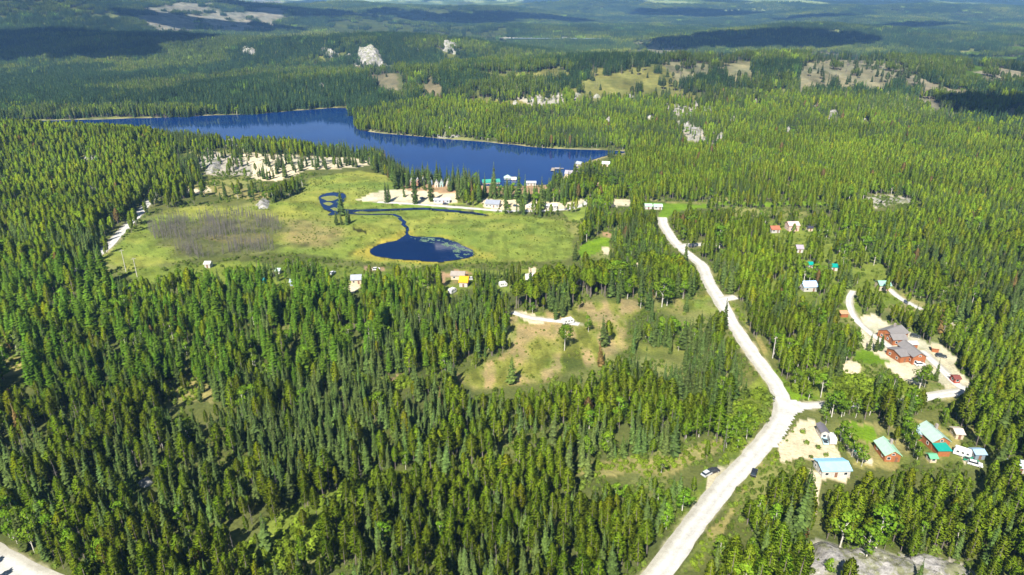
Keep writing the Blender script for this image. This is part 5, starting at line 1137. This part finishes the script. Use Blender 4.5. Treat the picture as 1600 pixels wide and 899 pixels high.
# distant forest as clumps
def far_layer(name, label, cell, y0, y1, meshes, r0, r1, hgt, ymul=1.0):
    x, y = jitter_grid(cell, y0, y1, 60, .73, r0=r0, r1=r1); z = height(x, y); n = len(x)
    k = keep_mask(x, y, z, np.full(n, hgt), fr=(.25, .6, 1.0)) ; g = fbm(x / 70, y / 70, 151, 3); k &= (g < .63) | (rng.random(n) < .35); x, y, z = x[k], y[k], z[k]; n = len(x)
    ng = len(meshes); pn = fbm(x / 160, y / 160, 161, 4); right = sstep(-.15, .35, x / y) * sstep(2400, 1500, y)
    f = np.clip((pn - .5) * 3.4 + .25 + .32 * right * sstep(1700, 1100, y) + .14 * (rng.random(n) - .5), 0, .999); idx = (f * ng).astype(int)
    pn2 = fbm(x / 300, y / 420, 171, 4); tint = np.array((.064, .100, .032)) * (.72 + .45 * rng.random((n, 1))) * (.6 + .8 * pn2[:, None])
    yg = sstep(.56, .68, pn2)[:, None] * sstep(1500, 2600, np.hypot(x, y))[:, None]; tint = tint * (1 - .5 * yg) + np.array((.15, .18, .03)) * .5 * yg
    lf = rng.random(n) < .012 * (1 + 4 * (fbm(x / 90, y / 90, 177, 2) > .6)); tint[lf] = np.array((.13, .21, .035))
    s = .85 + .4 * rng.random(n); scatter_object(name, label, 'forest', meshes, np.column_stack([x, y, z]), np.column_stack([np.zeros((n, 2)), (rng.integers(0, 4, n)) * 1.5708]), np.column_stack([s, s, s * (.75 + .4 * rng.random(n))]), idx, tint)
    print(name, n)
far_layer('lakeside_forest', 'forest of mixed conifers covering the land beyond the lake', 11.0, 700, 2500, CLUMP, 1060, 2500, 14)
far_layer('distant_forest', 'distant dark conifer forest on the hills at the back', 27.0, 1500, 6400, FARC, 2500, 6400, 14)
cx, cy = [], []
def cut_trees():
    x, y = jitter_grid(7.0, 800, 3200, 60, .73, r0=1000, r1=3200); m = np.zeros(len(x), bool)
    for nm, cc, d, vis, P in ZW:
        if nm in ('cut', 'cutfront') and not (cc[1] > cc[0] * 1.3): m |= inpoly(x, y, P)
    m &= rng.random(len(x)) < .14 * sstep(.36, .56, fbm(x / 40, y / 60, 201, 3)); x, y = x[m], y[m]; n = len(x); z = height(x, y); sh = [KINDS['snag'][0][0], KINDS['snag'][1][0], KINDS['spruce'][0][0], KINDS['pine'][0][0]]
    s = .6 + .5 * rng.random(n); t = np.array((.07, .10, .04)) * (.7 + .6 * rng.random((n, 1))); scatter_object('thinned_forest', 'sparse bare and green trees left standing on the far pale clearings', 'trees', sh, np.column_stack([x, y, z]), np.column_stack([np.zeros((n, 2)), rng.random(n) * 6.28]), np.column_stack([s * 2.0, s * 2.0, s * 1.1]), np.where(rng.random(n) < .35, rng.integers(0, 2, n), rng.integers(2, 4, n)), t); print('cut trees', n)
cut_trees()
print('far trees', round(time.time() - T0, 1))

# ------------------------------------------------------------------ scrub, lily pads
def scrub():
    x, y = jitter_grid(2.1, 100, 640); wx, wy = wob(x, y); p = np.full(len(x), .60); c = np.tile(np.array((.12, .17, .028)), (len(x), 1))
    for nm, cc, d, vis, P in ZW:
        m = inpoly(wx, wy, P); q = {'marsh': .30, 'clearing': .22, 'glade': 1.5, 'verge': .55, 'lawn': .0, 'yard': .02, 'beach': 0, 'rock': .8, 'water': 0, 'village': .2, 'hamlet': .2, 'shore': .1, 'resort': .1}.get(nm, .1)
        p[m] = q
        if nm in ('marsh', 'clearing'): c[m] = (.15, .19, .035)
        if nm in ('glade', 'verge'): c[m] = (.16, .225, .022)
    nz = fbm(x / 9, y / 9, 181, 3); p *= np.clip((nz - .36) * 5, 0, 2); r = np.hypot(x, y); m = rng.random(len(x)) < p
    for P, w in ROADS.values(): m &= dline(x, y, P[::2]) > w / 2 + .9
    for b in BOXES: m &= np.hypot(x - b[5], y - b[6]) > b[7] - 1
    x, y, c = x[m], y[m], c[m]; z = height(x, y); n = len(x); s = .35 + .75 * rng.random(n) ** 1.6
    mm = np.zeros(n, bool)
    for nm, cc, d, vis, P in ZW:
        if nm in ('marsh', 'clearing'): mm |= inpoly(x, y, P)
    s[mm] *= .55
    for nm, cc, d, vis, P in ZW:
        if nm == 'glade' and d >= .25: s[inpoly(x, y, P)] *= 1.9
    scatter_object('scrub', 'low green willow scrub and tufts dotting the marsh, verges and glades', 'shrubs', BUSH, np.column_stack([x, y, z - .05]), np.column_stack([np.zeros((n, 2)), rng.random(n) * 6.28]), np.column_stack([s * 1.2, s * 1.2, s]), rng.integers(0, 3, n), c * (.7 + .6 * rng.random((n, 1))))
    print('scrub', n)
scrub()
def lilies():
    P = wpoly([(640, 371), (665, 371.5), (695, 373), (712, 378), (725, 385.5), (741, 395), (742, 400), (725, 404), (712, 402), (706, 390), (690, 382), (655, 377)])
    a, b = P.min(0), P.max(0); xx = rng.uniform(a[0], b[0], 9000); yy = rng.uniform(a[1], b[1], 9000); k = inpoly(xx, yy, P) & inpoly(xx, yy, POND) & (fbm(xx / 3, yy / 3, 191, 4) > .53); xx, yy = xx[k], yy[k]
    V, F = [], []
    for X, Y in zip(xx, yy):
        r_ = rng.uniform(.2, .45); q = len(V); V += [(X + r_ * math.cos(t * 1.0472), Y + r_ * math.sin(t * 1.0472), .055 + .01 * rng.random()) for t in range(6)]; F.append(tuple(range(q, q + 6)))
    tag(link('lily_pads', mesh_from('lily_pads', V, F, [paint((.14, .22, .12), .5, .3, .5)])), 'pale green lily pads floating along the right side of the pond', 'water plants', kind='stuff'); print('lilies', len(F))
lilies()

# ------------------------------------------------------------------ bare rock
def outcrop(label, px, h, seed, step, rough=1.0, lift=.25):
    P = upoly(px); a, b = P.min(0) - 4, P.max(0) + 4; gx = np.arange(a[0], b[0], step); gy = np.arange(a[1], b[1], step); X, Y = np.meshgrid(gx, gy, indexing='ij'); xx, yy = X.ravel(), Y.ravel()
    ins = inpoly(xx, yy, P); d = dline(xx, yy, P, True); w = np.where(ins, d, -d); sz = min(b - a)
    f = sstep(-.02 * sz, .22 * sz, w + sz * .25 * (fbm(xx / (sz * .25), yy / (sz * .25), seed, 4) - .5))
    rid = 1 - np.abs(fbm(xx / (step * 6), yy / (step * 6), seed + 3, 5, .6) * 2 - 1); blk = np.floor(fbm(xx / (step * 9), yy / (step * 7), seed + 7, 3) * 9) / 9
    zz = height(xx, yy) - .8 + f * (h * (.30 + .55 * blk + .45 * rid * rough)) + (f > .1) * lift + f * .35 * rough * (fbm(xx / (step * 2.2), yy / (step * 1.6), seed + 11, 4, .7) - .5) * min(h, 4) * .5
    nx, ny = len(gx), len(gy); i, j = np.meshgrid(np.arange(nx - 1), np.arange(ny - 1), indexing='ij'); q = i * ny + j; F = np.stack([q.ravel(), (q + ny).ravel(), (q + ny + 1).ravel(), (q + 1).ravel()], -1)
    ok = (f[F] > .02).any(1); F = F[ok]; used = np.unique(F); mp = -np.ones(len(xx), int); mp[used] = np.arange(len(used))
    me = grid_tris(np.column_stack([xx, yy, zz])[used], mp[F]); me.materials.append(ROCK); o = link('rock_outcrop', me); tag(o, label, 'rock'); return o
outcrop('wide pale rock outcrop with mossy cracks at the foot of the pines', [(1262, 852), (1300, 846), (1340, 852), (1400, 862), (1450, 866), (1500, 878), (1520, 899), (1490, 925), (1300, 925), (1262, 890)], 3.2, 5, .55)
outcrop('sheer pale cliff on the wooded ridge beyond the lake', [(550, 103), (554, 92), (562, 84), (574, 82), (586, 80), (594, 84), (600, 94), (604, 104), (578, 106)], 21, 6, 2.2, 1.6)
outcrop('grey rock bluff rising straight from the far lake shore', [(668, 214), (678, 204), (700, 200), (716, 206), (722, 216), (700, 216)], 9, 7, 1.6)
for lab, px, h, sd, st in OUTCROPS: outcrop(lab, px, h, sd, st)
for i, (u, v) in enumerate(SMALL_ROCKS):
    w = 5 + 4 * rng.random(); o = outcrop('small pale rock outcrop between the pines on the hill beyond the lake', [(u - w, v), (u - w * .3, v - 3.5), (u + w * .5, v - 4.2), (u + w, v - .5), (u, v + 1)], 5, 300 + i, 1.8); o['group'] = 'small rocks on the hill beyond the lake'

# ------------------------------------------------------------------ clouds that shade parts of the land, far above the picture
CLOUD, cN, cL, cB = new_mat('cloud'); cB.inputs['Base Color'].default_value = (.9, .9, .9, 1); cB.inputs['Roughness'].default_value = 1.0
def cloud(u, v, sx, sy, seed, alt=1100):
    import bmesh
    p = unproj([u], [v])[0]; t = (alt - p[2]) / TO_SUN.z; c = Vector(p) + TO_SUN * t
    bm = bmesh.new(); bmesh.ops.create_icosphere(bm, subdivisions=5, radius=1.0)
    for vt in bm.verts:
        q = vt.co.normalized(); a = np.array([q.x * 2.1 + seed * 7.3 + q.z]); b = np.array([q.y * 2.1 + seed * 3.1 - q.z]); k = .45 + 1.1 * float(fbm(a, b, seed, 5, .6)[0])
        vt.co = Vector((q.x * sx * k, q.y * sy * k, (q.z if q.z > 0 else q.z * .25) * min(sx, sy) * .45 * k))
    me = bpy.data.meshes.new('cloud'); bm.to_mesh(me); bm.free(); me.polygons.foreach_set('use_smooth', np.ones(len(me.polygons), bool)); me.materials.append(CLOUD)
    o = link('cloud', me); o.location = c; tag(o, kind='structure'); return o
for i, (u, v, sx, sy) in enumerate([(1180, 66, 420, 210), (60, 66, 420, 330), (170, 84, 160, 120), (1600, 172, 110, 60), (700, 30, 420, 260), (1400, 44, 300, 120), (330, 40, 320, 180), (1560, 95, 120, 40), (830, 30, 380, 200), (1280, 30, 300, 200), (1080, 22, 450, 300), (480, 20, 350, 300)]):
    cloud(u, v, sx, sy, i + 1)

# ------------------------------------------------------------------ haze
def haze():
    m = bpy.data.materials.new('haze'); m.use_nodes = True; N = m.node_tree.nodes; L = m.node_tree.links; N.remove(N['Principled BSDF'])
    v = N.new('ShaderNodeVolumePrincipled'); v.inputs['Color'].default_value = (.26, .52, 1.0, 1); v.inputs['Density'].default_value = HAZE; v.inputs['Anisotropy'].default_value = .0
    L.new(v.outputs[0], N['Material Output'].inputs['Volume'])
    o = link('haze', mesh_from('haze', boxv(-28000, 28000, -28000, 28000, -40, 900), BOXF, [m])); tag(o, 'thin blue haze over the far hills', 'haze', kind='stuff')
haze()
print('done', round(time.time() - T0, 1))
